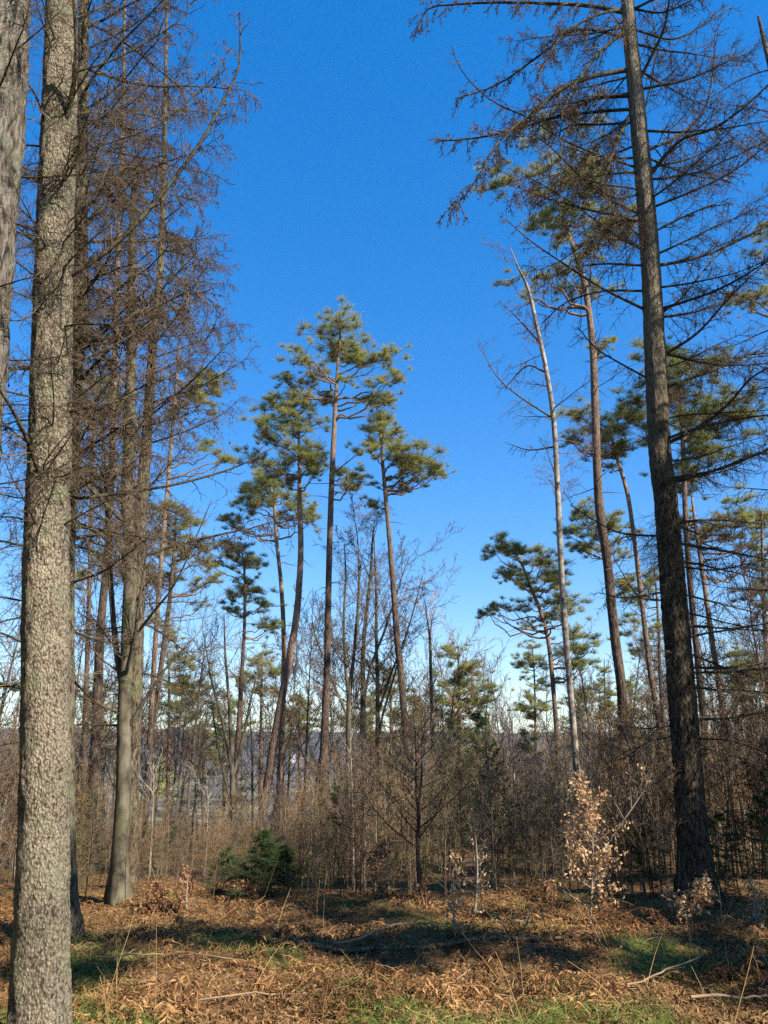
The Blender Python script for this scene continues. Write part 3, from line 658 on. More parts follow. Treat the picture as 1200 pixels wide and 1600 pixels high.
# ---- unseen pines added on the right, crown clumps placed to shade the clearing
def added_shade_pine(x, y, h, seed, label, spots):
    """spots = [(ground x, ground y, height of the clump, radius)]: a clump stands up-sun of each spot"""
    rng = np.random.default_rng(seed); g0 = float(ground(x, y)); z = np.linspace(h, g0 - 0.1, 24)
    P = np.stack([x + 0.2 * np.sin(z * 0.3), y + 0.2 * np.sin(z * 0.25), z], -1); R = 0.16 * (0.2 + 0.8 * np.linspace(0, 1, 24))
    root = thing('pine_tree', (x, y, g0), label, 'pine tree'); bo = np.array(root['_o'])
    part(bark_tube(P, R, 14, 0.03, seed, 60, 0.2), 'trunk', M['pine_bark'], root)
    for sx_, sy_, hz_, r_ in spots:
        c = np.array([sx_, sy_, 0.1]) + SDIR * (hz_ / SDIR[2]); a0, ra = at_height(P, R, min(hz_ - 0.5, h - 0.2))
        lp = smooth_path(np.array([a0, 0.5 * (a0 + c) + [0, 0, -0.2], c]), 8)
        lo = part(Acc().tubes(lp, np.linspace(0.05, 0.012, 8), 5), 'limb', M['pine_twig'], root)
        for q in range(4):
            tm, fm = foliage_template(int(rng.integers(0, 9)), 'pine_needles'); k = r_ / 0.5 * rng.uniform(0.7, 1.1); o_ = rng.normal(0, 0.6, 3) * r_
            rt = (0, 0, rng.uniform(0, 6.28)); sub('foliage', fm, lo, c - bo + o_, rt, (k, k, k)); sub('twigs', tm, lo, c - bo + o_, rt, (k, k, k))
added_shade_pine(9.6, 1.2, 11, 48, 'unseen pine added past the right edge to shade the middle of the clearing', [(-0.9, 7.45, 9, .38), (0.1, 7.3, 9, .4), (1.2, 7.2, 8.5, .4), (2.5, 7.0, 8, .42), (3.3, 6.9, 7.5, .4), (-1.7, 7.6, 9.5, .35), (-2.3, 6.5, 9.5, .3), (3.8, 6.2, 7, .35)])
added_shade_pine(10.5, 3.0, 11, 49, 'unseen pine added past the right edge to shade the rear of the clearing', [(-0.8, 9.6, 10, .4), (0.0, 9.5, 9, .35), (3.1, 8.9, 7.5, .45), (3.7, 8.4, 7.5, .45), (4.3, 8.9, 7, .55), (3.4, 9.6, 8, .5), (-0.2, 8.5, 9, .3), (-3.2, 7.9, 10, .35)])
# ---- spruces outside the frame on the right, which keep the foot of the big larch in shade
def big_spruce(x, y, h, seed, label):
    rng = np.random.default_rng(seed); g0 = float(ground(x, y)); z = np.linspace(h, g0 - 0.1, 24)
    P = np.stack([x + 0 * z, y + 0 * z, z], -1); R = 0.17 * (0.05 + 0.95 * np.linspace(0, 1, 24))
    t = thing('spruce_tree', (x, y, g0), label, 'spruce tree')
    part(bark_tube(P, R, 16, 0.03, seed, 60, 0.2), 'trunk', M['larch_bark_dark'], t)
    P1, R1 = spawn(P[::-1][None], R[::-1][None], 64, rng, (0.08, 0.99), (80, 100), (0.24 * h, 0.30 * h), 0.9, 8, 0.25, -0.15, 0.12, 0.2, 0, True, 0.006)
    P2, R2 = spawn(P1, R1, 10, rng, (0.15, 1), (40, 65), (0.25, 0.4), 0.5, 5, 0.5, -0.3, 0.15, 0.3, 0.7, False, 0.004)
    part(Acc().tubes(P1, R1, 4).tubes(P2, R2, 3), 'limbs', M['stem_brown'], t)
    Q = np.concatenate([P1[:, 2:].reshape(-1, 3), P2[:, 1:].reshape(-1, 3)]); T = nrm(np.concatenate([np.diff(P1, axis=1)[:, 1:].reshape(-1, 3), np.diff(P2, axis=1).reshape(-1, 3)]))
    A = Acc(); needles(A, Q, T, rng, 9, 0.16, 0.02, 0.8); part(A, 'crown', M['spruce_needles'], t, smooth=False)
big_spruce(9.8, 5.3, 12, 44, 'spruce outside the right edge, shading the foot of the big larch')
big_spruce(11.5, 7.8, 12, 45, 'farther spruce outside the right edge, shading the right corner thicket')

# ---- beech, left
def beech(label, stems, d, seed, n1, L1, zmin, n2=9, n3=8, bark='beech_bark', twig='beech_twig', up=0.55, rm=0.004, cat='beech tree', name='beech_tree', ang=(30, 60), r1=0.4, n4=0, wob=0.16, ws=0.85):
    """stems: pixel paths top to bottom; the first reaches the ground"""
    rng = np.random.default_rng(seed)
    P, R, base = trunk_path(stems[0], d, 50, ws=ws)
    t = thing(name, base, label, cat)
    part(bark_tube(P, R, 20, 0.012, seed, 140, 0.5), 'trunk', M[bark], t)
    allP = [(P, R)]
    for s in stems[1:]:
        p = smooth_path(s, 30); Ps = pt(p[:, 0], p[:, 1], d + rng.uniform(-0.3, 0.3) * np.linspace(1, 0, 30) ** 0.7); Rs = rad(p[:, 2] * ws, Ps)
        part(bark_tube(Ps, Rs, 14, 0.012, seed + 1, 70), 'stem', M[bark], t); allP.append((Ps, Rs))
    tw = Acc()
    for (Ps, Rs) in allP:
        k = Ps[:, 2] > zmin
        if k.sum() < 4: continue
        n1_ = n1 if Ps is P else max(5, n1 // 2)
        Ps, Rs = Ps[k][::-1], Rs[k][::-1]
        P1, R1 = spawn(Ps[None], Rs[None], n1_, rng, (0.0, 1.0), ang, L1, 0.45, 8, r1, up, wob, 0.2, 0, True, rm * 2)
        for q in range(len(P1)):
            lb = part(Acc().tubes(P1[q], R1[q], 5), 'limb', M[twig], t)
        P2, R2 = spawn(P1, R1, n2, rng, (0.15, 1), (25, 60), (0.25, 0.5), 0.45, 5, 0.5, up * 0.6, wob, 0.3, 0, False, rm)
        P3, R3 = spawn(P2, R2, n3, rng, (0.15, 1), (25, 60), (0.3, 0.55), 0.4, 3, 0.6, up * 0.4, wob, 0.4, 0, False, rm * 0.8)
        tw.tubes(P2, R2, 3).tubes(P3, R3, 3)
        if n4:
            P4, R4 = spawn(P3, R3, n4, rng, (0.2, 1), (25, 55), (0.35, 0.6), 0.3, 2, 0.6, 0.2, wob, 0.5, 0, False, rm * 0.8); tw.tubes(P4, R4, 3)
    part(tw, 'crown', M[twig], t)
    return t
beech('smooth grey beech with a forked trunk left of the clearing', [
    [(210, 250, 8), (206, 400, 13), (205, 500, 17), (204, 612, 19), (199, 744, 21), (199, 800, 22), (204, 875, 23), (199, 1000, 23), (194, 1112, 24), (193, 1225, 27), (187, 1340, 31), (184, 1402, 38)],
    [(160, 640, 4), (163, 720, 6), (167, 800, 8), (171, 875, 9), (178, 980, 10), (187, 1049, 12), (196, 1090, 14)],
    [(292, 1010, 3), (270, 1030, 4), (235, 1080, 6), (205, 1130, 8)]], 9.9, 51, 16, (1.0, 2.4), 2.3, 8, 7, rm=0.003)

# ---- pines, left
pine('pine with a tiered olive crown between the beech and the small centre pine',
     K(c2, [(720, 740, 8), (725, 960, 15), (712, 1120, 20), (700, 1200, 24)]) and [(275, 800, 4), (272, 860, 7), (266, 930, 9), (257, 1000, 11), (247, 1080, 12), (236, 1150, 13), (228, 1262, 14), (221, 1360, 15)], 20,
     [(700, 800, 60), (760, 790, 50), (690, 860, 60), (780, 840, 50), (740, 920, 60), (670, 960, 50), (830, 930, 40), (850, 970, 50), (690, 1030, 50), (800, 1070, 50), (880, 1070, 40), (830, 1170, 35), (690, 1290, 50), (640, 1230, 50), (620, 1050, 50), (640, 900, 40)], 61, 'pine_bark', mk=c2)
pine('low pine half hidden behind the twigs left of the thin bare tree', [(264, 1040, 4), (264, 1100, 6), (264, 1143, 7), (263, 1195, 8), (262, 1240, 9)], 32,
     [(760, 150, 60), (700, 170, 50), (800, 200, 50), (760, 250, 50), (820, 290, 40), (740, 300, 60), (730, 60, 55), (800, 90, 50), (700, 250, 45)], 62, 'pine_bark_orange', mk=c3, detail=False)
pine('pine whose green tufts show through the larch twigs at upper left', [(280, 540, 4), (272, 640, 7), (262, 760, 9), (250, 900, 10), (240, 1050, 11), (232, 1200, 12)], 19,
     [(830, 260, 60), (900, 270, 50), (850, 330, 50), (890, 520, 45), (930, 560, 35), (780, 240, 50), (820, 190, 40), (700, 320, 50), (870, 190, 40), (840, 500, 40)], 63, 'pine_bark_orange', mk=c2)
pine('pine crown glimpsed behind the two left trunks', [(150, 560, 4), (146, 700, 7), (140, 900, 9), (134, 1100, 10), (128, 1300, 11)], 24,
     [(400, 230, 60), (470, 260, 50), (330, 330, 60), (420, 360, 50), (500, 330, 50), (260, 1050, 60), (330, 1040, 50), (400, 960, 50), (300, 460, 50)], 64, 'pine_bark', mk=c2, detail=False)

# ---- pines, centre
pine('tallest centre pine with a straight trunk and domed crown', [(533, 505, 3), (530, 544, 6), (526, 600, 8), (522, 675, 11), (517, 787, 13), (513, 930, 14), (511, 1050, 16), (507, 1150, 18), (503, 1290, 21)], 22,
     [(560, 150, 80), (490, 190, 60), (625, 200, 75), (565, 115, 45), (540, 220, 60), (700, 275, 65), (755, 290, 50), (640, 270, 55), (400, 300, 55), (360, 385, 50), (345, 370, 35), (470, 320, 50), (795, 360, 42), (735, 395, 50), (765, 445, 45), (690, 430, 45), (500, 400, 45), (590, 400, 35), (600, 735, 45), (585, 790, 55), (640, 800, 40), (640, 700, 35), (420, 350, 45)], 71, mk=c4, dead=10)
pine('right centre pine with a long one-sided bough', [(594, 650, 4), (597, 712, 7), (602, 770, 9), (607, 825, 10), (614, 910, 12), (620, 994, 14), (626, 1050, 15), (634, 1150, 16), (640, 1250, 18)], 23,
     [(720, 505, 60), (705, 560, 55), (760, 600, 60), (700, 625, 50), (798, 590, 35), (780, 660, 65), (850, 715, 75), (900, 700, 65), (950, 725, 55), (990, 760, 38), (820, 785, 50), (700, 790, 30), (700, 870, 38), (885, 765, 55), (740, 540, 45), (690, 690, 40), (800, 700, 50)], 72, mk=c4, depth=0.5)
pine('leaning pinkish pine, crown left of the tallest one', [(466, 640, 4), (467, 690, 6), (468, 739, 8), (468, 787, 11), (470, 862, 13), (464, 956, 15), (451, 1035, 17), (435, 1120, 18), (417, 1230, 19), (405, 1300, 20)], 22.5,
     [(300, 475, 60), (380, 475, 65), (430, 480, 50), (250, 520, 45), (270, 590, 60), (330, 560, 60), (400, 560, 60), (350, 640, 75), (430, 640, 60), (480, 560, 48), (200, 690, 55), (260, 720, 60), (330, 730, 65), (400, 700, 60), (450, 720, 55), (490, 680, 45), (460, 780, 40)], 73, 'pine_bark_orange', mk=c4)
pine('slim pine crossing behind the leaning one', [(428, 760, 3), (429, 799, 6), (432, 844, 8), (438, 900, 9), (442, 956, 10), (444, 1031, 11), (442, 1120, 12), (438, 1200, 13), (434, 1270, 14)], 26,
     [(190, 810, 55), (250, 800, 65), (310, 800, 50), (380, 840, 50), (180, 880, 55), (130, 930, 52), (110, 965, 40), (230, 880, 55), (300, 880, 55), (350, 870, 48), (400, 910, 45), (450, 960, 45), (440, 900, 38), (95, 935, 30)], 74, 'pine_bark_orange', mk=c4)
pine('small dark-topped pine left of the leaning pair', [(376, 850, 3), (382, 896, 5), (382, 975, 7), (378, 1050, 9), (374, 1120, 11), (368, 1220, 13), (366, 1280, 14)], 25,
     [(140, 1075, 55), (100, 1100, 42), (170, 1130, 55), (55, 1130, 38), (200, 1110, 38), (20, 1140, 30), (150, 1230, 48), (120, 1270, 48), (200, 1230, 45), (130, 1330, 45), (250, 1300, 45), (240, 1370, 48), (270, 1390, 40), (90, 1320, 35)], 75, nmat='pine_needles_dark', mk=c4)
pine('small far pine between the leaning trunk and the thin bare tree', [(410, 1020, 3), (409, 1060, 5), (408, 1110, 6), (407, 1200, 8)], 34,
     [(230, 80, 50), (190, 130, 50), (280, 120, 50), (230, 180, 50), (300, 200, 40), (380, 290, 40), (160, 170, 35), (250, 40, 35)], 76, 'pine_bark_orange', mk=c5, detail=False)
pine('far pine behind the centre beeches with a red trunk', [(610, 1040, 3), (611, 1100, 5), (612, 1157, 6), (612, 1210, 7)], 36,
     [(760, 140, 50), (790, 190, 50), (740, 200, 45), (680, 310, 40), (800, 300, 40), (640, 320, 40), (850, 330, 35), (720, 110, 35)], 77, 'pine_bark_orange', mk=c5, detail=False)
pine('broad bushy pine at the right end of the centre group', [(716, 1010, 4), (717, 1060, 6), (717, 1112, 8), (717, 1190, 9)], 32,
     [(1030, 40, 45), (1010, 25, 30), (1090, 95, 55), (1130, 120, 45), (1160, 180, 48), (1120, 200, 58), (1060, 150, 58), (1000, 170, 48), (1150, 240, 48), (1100, 280, 58), (1040, 240, 58), (980, 230, 40), (1150, 320, 48), (1090, 350, 58), (1030, 330, 50), (990, 300, 40)], 78, 'pine_bark_orange', mk=c5)

# ---- beeches, centre
beech('double-stemmed bare beech between the tallest pine and the right centre pine', [
    [(556, 820, 2), (560, 860, 3), (560, 937, 6), (552, 1031, 8), (547, 1070, 10), (545, 1112, 12), (545, 1195, 13), (546, 1260, 15)],
    [(538, 850, 2), (540, 900, 4), (537, 975, 6), (540, 1040, 7), (546, 1105, 9)],
    [(486, 960, 2), (495, 1000, 3), (518, 1060, 5), (541, 1115, 7)]], 24, 81, 14, (1.2, 3.0), 2.0, 8, 7, rm=0.007, ang=(30, 65), ws=0.7, n4=3, up=0.4)
beech('bare beech with a spreading broom-like crown behind the right centre pine', [
    [(586, 810, 2), (582, 844, 4), (579, 900, 7), (569, 994, 9), (567, 1075, 11), (569, 1187, 13), (569, 1240, 14)],
    [(640, 870, 2), (625, 910, 3), (603, 980, 5), (580, 1040, 6), (569, 1090, 7)]], 25, 82, 17, (1.4, 3.6), 2.2, 8, 7, rm=0.007, ang=(30, 70), ws=0.7, n4=3, up=0.4)
beech('straight bare beech third of the centre clump, nearest the right centre pine', [
    [(584, 830, 2), (586, 880, 4), (588, 937, 6), (588, 1000, 7), (590, 1075, 9), (590, 1170, 11), (591, 1230, 12)],
    [(660, 900, 2), (650, 940, 3), (632, 1000, 4), (612, 1050, 5), (592, 1110, 6)],
    [(630, 1000, 2), (615, 1060, 4), (600, 1110, 5), (591, 1150, 6)]], 26, 83, 15, (1.2, 3.6), 2.5, 8, 7, rm=0.007, ang=(30, 70), ws=0.7, n4=3, up=0.4)
beech('pale fine-twigged bare tree right of the centre pines', [[(664, 940, 2), (668, 970, 3), (672, 1000, 5), (673, 1050, 6), (675, 1120, 7), (676, 1190, 8)]], 27, 84, 16, (0.9, 1.9), 5.0, 8, 7, 'beech_bark', 'pale_twig', rm=0.005, ang=(35, 65), up=0.3, name='bare_tree', cat='bare tree')
beech('many-stemmed thin bare tree in front of the small dark-topped pine', [
    [(350, 960, 2), (352, 1020, 4), (358, 1100, 6), (362, 1180, 8), (364, 1290, 10)],
    [(318, 990, 1.5), (330, 1060, 3), (348, 1130, 5), (361, 1200, 6)], [(405, 1040, 1.5), (395, 1080, 3), (380, 1150, 5), (365, 1210, 6)],
    [(330, 1090, 1.5), (338, 1150, 3), (350, 1210, 4), (362, 1260, 5)], [(425, 1150, 2), (405, 1180, 3), (385, 1220, 4), (366, 1260, 5)]], 17, 85, 8, (0.7, 1.8), 2.0, 7, 6, rm=0.0035, up=0.5, name='bare_tree', cat='bare tree')

# ---- right: birch, pines
t = beech('slender pale birch leaning left of the tall right pine', [[(797, 385, 1.5), (808, 415, 4), (825, 450, 7), (839, 511, 9), (853, 576, 10), (865, 656, 11), (871, 760, 12), (876, 870, 13), (882, 970, 13.5), (892, 1090, 14), (902, 1210, 16), (909, 1290, 18)]], 15, 91, 22, (0.7, 1.9), 6.0, 9, 6, 'birch_bark', 'birch_twig', up=0.1, rm=0.004, name='birch_tree', cat='birch tree', ang=(45, 85), r1=0.3, ws=0.7, n4=2)
rng = np.random.default_rng(92)
for path in ([(470, 1390), (350, 1310), (280, 1240), (235, 1140)], [(440, 1150), (350, 1050), (300, 1000)], [(450, 1240), (390, 1220), (320, 1290), (290, 1290)], [(480, 1490), (400, 1500), (330, 1480)]):
    Pb, Rb = branch_px(K(c6, path), 15, 0.5, 12, 3.5, 1.0)
    add_branch(t, Pb, Rb, rng, 'beech_twig', 'birch_twig', 5, 'limb', n2=12, n3=6, droop=-0.2, rm=0.003)
pine('tall slightly curved dark pine right of the birch, high loose crown', [(868, 300, 4), (874, 330, 6), (884, 356, 8), (902, 403, 11), (916, 460, 13), (926, 540, 15), (930, 640, 17), (936, 790, 19), (948, 870, 20), (960, 990, 21), (972, 1090, 22), (976, 1250, 24), (977, 1290, 27)], 16.5,
     [(400, 500, 55), (340, 550, 55), (280, 580, 42), (470, 505, 62), (540, 520, 55), (440, 565, 48), (580, 560, 55), (620, 600, 55), (480, 660, 55), (420, 690, 48), (560, 680, 60), (640, 680, 55), (700, 730, 55), (640, 745, 55), (520, 720, 48), (340, 930, 32), (400, 960, 36), (480, 920, 50), (560, 900, 50), (620, 930, 50), (660, 1110, 40), (700, 770, 45)], 93, mk=c6, dead=12, sides=18)
pine('thin lit pine trunk between the tall dark pine and the big larch', [(952, 660, 4), (960, 702, 7), (980, 770, 9), (992, 850, 10), (1004, 950, 11), (1016, 1050, 12), (1028, 1122, 13), (1036, 1210, 14)], 21,
     [(560, 1360, 48), (620, 1400, 55), (700, 1380, 60), (760, 1360, 55), (540, 1440, 38), (640, 1460, 55), (720, 1450, 55), (790, 1440, 55), (680, 1500, 45), (600, 1500, 40), (730, 1330, 40)], 94, 'pine_bark_orange', mk=c6)
pine('large dark-crowned pine right behind the big larch', [(1060, 560, 5), (1064, 628, 8), (1068, 720, 10), (1072, 822, 12), (1080, 930, 13), (1096, 1090, 15), (1106, 1200, 16), (1110, 1260, 17)], 20,
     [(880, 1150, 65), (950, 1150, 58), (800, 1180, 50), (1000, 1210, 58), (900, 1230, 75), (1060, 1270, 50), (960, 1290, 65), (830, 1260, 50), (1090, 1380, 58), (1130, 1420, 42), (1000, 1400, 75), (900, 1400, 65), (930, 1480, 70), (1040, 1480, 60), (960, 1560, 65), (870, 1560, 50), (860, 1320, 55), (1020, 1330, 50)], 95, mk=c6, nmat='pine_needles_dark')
pine('pine with a sunlit upper trunk, second behind the big larch', [(1080, 770, 4), (1088, 830, 8), (1100, 910, 10), (1114, 1010, 12), (1128, 1102, 13), (1140, 1220, 14)], 23,
     [(1100, 380, 65), (1160, 420, 55), (1190, 500, 50), (1000, 400, 50), (950, 430, 48), (1050, 330, 55), (1180, 360, 50), (1120, 470, 45), (900, 360, 50), (1060, 430, 50)], 96, 'pine_bark_orange', mk=c7)
pine('thin pine half hidden at the left edge of the big larch trunk', [(1022, 880, 3), (1026, 930, 5), (1029, 980, 6), (1031, 1050, 7), (1037, 1140, 8), (1042, 1220, 9)], 28,
     [(640, 640, 50), (720, 640, 55), (690, 690, 38), (680, 780, 45), (725, 830, 45), (660, 830, 38), (770, 610, 45), (640, 700, 35), (700, 900, 35)], 97, mk=c7, detail=False)
pine('one-sided pine with a wedge crown left of the birch', [(812, 870, 4), (828, 915, 6), (844, 954, 8), (856, 998, 9), (864, 1070, 10), (870, 1150, 11), (875, 1240, 12)], 25,
     [(150, 500, 50), (118, 530, 38), (200, 520, 55), (230, 580, 55), (170, 605, 48), (310, 490, 48), (280, 560, 48), (350, 540, 48), (330, 620, 65), (260, 640, 55), (390, 610, 48), (190, 715, 45), (110, 742, 38), (260, 720, 45), (370, 700, 55), (430, 700, 48), (330, 770, 45), (260, 800, 36), (400, 760, 48), (440, 820, 55), (480, 880, 55), (500, 950, 38), (430, 960, 45), (420, 880, 48), (80, 760, 25)], 98, 'pine_bark_orange', mk=c7)
pine('pine crown showing on both sides of the tall dark pine trunk', [(942, 780, 3), (946, 860, 7), (954, 950, 8), (966, 1060, 9), (984, 1180, 10), (990, 1240, 11)], 24,
     [(470, 370, 55), (560, 380, 55), (430, 430, 48), (520, 440, 55), (600, 410, 48), (580, 480, 55), (450, 490, 38), (620, 540, 38), (500, 500, 38), (660, 440, 40)], 99, mk=c7, detail=False)
pine('young slim pine on the skyline left of the wedge-crowned pine', [(832, 1010, 2), (835, 1060, 3.5), (836, 1110, 4.5), (837, 1180, 5.5)], 30,
     [(270, 930, 45), (320, 950, 40), (240, 955, 32), (240, 1010, 28), (320, 1030, 36), (260, 1080, 38), (320, 1110, 36), (280, 1150, 45), (245, 1130, 32), (300, 1225, 32), (270, 890, 25)], 100, mk=c7, detail=False)
pine('little far pine just left of the tall dark trunk', [(944, 1030, 2), (945, 1080, 3), (946, 1150, 4)], 38,
     [(560, 985, 28), (545, 1035, 38), (590, 1070, 38), (565, 1110, 38), (530, 1090, 30), (600, 1130, 32), (555, 1160, 38)], 101, mk=c7, detail=False)
pine('pine at the right edge, a single tuft reaching in below the larch boughs', [(1262, 380, 6), (1266, 460, 12), (1275, 700, 16), (1290, 1000, 20), (1300, 1250, 22)], 17,
     [(1100, 985, 40), (1150, 980, 42), (1195, 960, 45), (1190, 790, 38), (1230, 780, 45), (1260, 900, 60), (1240, 700, 50)], 102, mk=c6, detail=False)
pine('pine at the far right with a low broad crown among larch twigs', [(1190, 800, 4), (1192, 900, 8), (1196, 1000, 10), (1202, 1200, 12)], 22,
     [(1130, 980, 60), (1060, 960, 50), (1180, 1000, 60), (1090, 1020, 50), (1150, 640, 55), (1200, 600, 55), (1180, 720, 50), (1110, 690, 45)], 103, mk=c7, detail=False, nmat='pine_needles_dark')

# ------------------------------------------------------------------ thicket of saplings behind the clearing
def inst(tri_v, f3, f4, pos, rot, scl, acc):
    """copies of one small mesh laid into acc"""
    c, s = np.cos(rot), np.sin(rot); V = tri_v[None] * scl[:, None, :]
    W = np.stack([V[..., 0] * c[:, None] - V[..., 1] * s[:, None], V[..., 0] * s[:, None] + V[..., 1] * c[:, None], V[..., 2]], -1) + pos[:, None]
    o = acc._add(W.reshape(-1, 3)); k = (np.arange(len(pos)) * len(tri_v))[:, None, None]
    if len(f3): acc.f3.append((o + k + f3[None]).reshape(-1, 3))
    if len(f4): acc.f4.append((o + k + f4[None]).reshape(-1, 4))
def flat_acc(a):
    return np.concatenate(a.v), (np.concatenate(a.f3) if a.f3 else np.zeros((0, 3), int)), (np.concatenate(a.f4) if a.f4 else np.zeros((0, 4), int))

def sapling_shape(kind, seed, fine=True):
    """unit-high sapling -> (stem acc, twig acc, leaf acc)"""
    rng = np.random.default_rng(seed); st, tw, lf = Acc(), Acc(), Acc()
    P, R = grow(np.zeros((1, 3)), np.array([[rng.normal(0, .06), rng.normal(0, .06), 1]]), np.array([1.0]), np.array([0.0068]), 9, rng, 0.3, 0.10, 0.15)
    P[0, :, 2] *= 1.0 / P[0, -1, 2]; st.tubes(P, R, 5 if fine else 3)
    if kind == 'bare':
        P1, R1 = spawn(P, R, 20 if fine else 13, rng, (0.12, 1), (30, 65), (0.2, 0.5), 0.65, 6 if fine else 4, 0.5, 0.45, 0.22, 0.3, 0, False, 0.0024)
        P2, R2 = spawn(P1, R1, 6 if fine else 5, rng, (0.15, 1), (25, 60), (0.3, 0.6), 0.4, 4 if fine else 2, 0.6, 0.3, 0.25, 0.4, 0, False, 0.0018)
        tw.tubes(P1, R1, 3).tubes(P2, R2, 3)
        if fine:
            P3, R3 = spawn(P2, R2, 3, rng, (0.2, 1), (25, 60), (0.35, 0.6), 0.3, 3, 0.7, 0.2, 0.25, 0.5, 0, False, 0.0014); tw.tubes(P3, R3, 3)
    elif kind == 'larch':
        P1, R1 = spawn(P, R, 34 if fine else 20, rng, (0.05, 1), (60, 95), (0.28, 0.48), 0.8, 6 if fine else 3, 0.45, 0.1, 0.2, 0.3, 0, False, 0.0022)
        P2, R2 = spawn(P1, R1, 7 if fine else 5, rng, (0.1, 1), (35, 70), (0.25, 0.5), 0.4, 4 if fine else 2, 0.6, -0.2, 0.25, 0.4, 0.5, False, 0.0017)
        tw.tubes(P1, R1, 3).tubes(P2, R2, 3)
    elif kind in ('spruce', 'pine'):
        n1 = 46 if kind == 'spruce' else 30
        P1, R1 = spawn(P, R, n1, rng, (0.04, 1), (60, 90) if kind == 'spruce' else (40, 70), (0.34, 0.46), 0.85, 6, 0.4, 0.15 if kind == 'spruce' else 0.7, 0.15, 0.3, 0, False, 0.002)
        P2, R2 = spawn(P1, R1, 7, rng, (0.15, 1), (35, 60), (0.3, 0.5), 0.5, 4, 0.6, 0.0, 0.15, 0.4, 0.6, False, 0.0014)
        tw.tubes(P1, R1, 3).tubes(P2, R2, 3)
        Q = np.concatenate([P1[:, 1:].reshape(-1, 3), P2[:, 1:].reshape(-1, 3)]); T = np.concatenate([np.diff(P1, axis=1).reshape(-1, 3), np.diff(P2, axis=1).reshape(-1, 3)])
        needles(lf, Q, nrm(T), rng, 9, 0.028 if kind == 'spruce' else 0.06, 0.004, 0.8)
    return st, tw, lf
templates = {}
def template(kind, seed, mats):
    st, tw, lf = sapling_shape(kind, seed)
    L = [('stem', st.me('stem', M[mats[0]])), ('twigs', tw.me('twigs', M[mats[1]]))]
    if lf.v: L.append(('foliage', lf.me('foliage', M[mats[2]], smooth=False)))
    return L
T_BARE = [template('bare', 200 + i, (('stem_brown', 'brush'), ('stem_grey', 'brush'), ('stem_brown', 'birch_twig'))[i % 3]) for i in range(7)]
T_LARCH = [template('larch', 220 + i, ('stem_brown', 'brush_green')) for i in range(4)]
T_SPRUCE = [template('spruce', 230 + i, ('stem_brown', 'stem_brown', 'spruce_needles')) for i in range(3)]
T_PINE = [template('pine', 240 + i, ('stem_brown', 'stem_brown', 'young_pine_needles')) for i in range(3)]
def place_sapling(tmpl, x, y, h, rz, label, group, name='sapling', cat='sapling', wide=1.0):
    t = thing(name, (x, y, float(ground(x, y)) - 0.03), label, cat, group); t.scale = (h * wide, h * wide, h); t.rotation_euler = (0, 0, rz)
    for n, me in tmpl:
        o = bpy.data.objects.new(n, me); C.objects.link(o); o.parent = t
        if n != 'stem': o['kind'] = 'stuff'
    return t
PROF = np.array([(0, 1130), (120, 1190), (230, 1250), (330, 1268), (430, 1235), (520, 1200), (640, 1135), (760, 1150), (830, 1170), (900, 1120), (1000, 1130), (1100, 1110), (1200, 1090)], float)
ZONES = [(105, 'at the left edge behind the pale larch'), (195, 'between the pale larch and the grey beech'), (365, 'right of the grey beech, below the far hill'), (505, 'at the feet of the leaning pine'), (640, 'between the tallest pine and the right centre pine'), (800, 'below the bushy pine right of centre'), (905, 'left of the birch foot'), (1070, 'between the birch and the big larch'), (3000, 'to the right of the big larch')]
def zone(px):
    for lim, z in ZONES:
        if px < lim: return z
rng = np.random.default_rng(77)
def scatter(n, d0, d1, jit, power=1.0):
    px = rng.uniform(-60, 1260, n); d = d0 + (d1 - d0) * rng.random(n) ** power
    top = np.interp(px, PROF[:, 0], PROF[:, 1]) + jit(n)
    tp = pt(px, top, d); gz = ground(tp[:, 0], d)
    return px, tp[:, 0], d, np.clip(tp[:, 2] - gz, 0.7, 6.0)
px, X, D_, H = scatter(350, 9.8, 19, lambda n: rng.exponential(50, n) - 25, 1.1)
for i in range(len(px)):
    if px[i] > 1010 and D_[i] < 11.8: continue
    if rng.random() < (0.5 if 720 < px[i] < 900 else 0.18):
        place_sapling(T_LARCH[i % 4], X[i], D_[i], H[i], rng.uniform(0, 6.28), 'greenish fine-twigged young larch in the thicket ' + zone(px[i]), 'young larches in the thicket', 'young_larch', 'young larch', rng.uniform(0.7, 1.0))
    else:
        k = rng.integers(0, 7)
        place_sapling(T_BARE[k], X[i], D_[i], H[i], rng.uniform(0, 6.28), ('bare brown sapling in the thicket ', 'bare grey-stemmed sapling in the thicket ', 'bare reddish-twigged sapling in the thicket ')[k % 3] + zone(px[i]), ('bare brown saplings', 'bare grey saplings', 'bare reddish saplings')[k % 3], wide=rng.uniform(0.7, 1.1))
for k, (pxb, d, h, wd, lab) in enumerate([(395, 9.9, 0.7, 2.5, 'bushy dark green young pine low in the undergrowth below the leaning pine'), (460, 10.2, 0.62, 2.4, 'dark green young pine just right of the bushy low one'), (345, 10.3, 0.5, 2.2, 'small dark young pine left of the bushy low one'), (425, 10.6, 0.75, 2.4, 'taller young pine behind the bushy low one')]):
    x = float(pt(pxb, 1390, d)[0]); place_sapling(T_PINE[k % 3], x, d, h, k * 1.3, lab, None, 'young_pine', 'young pine', wd)
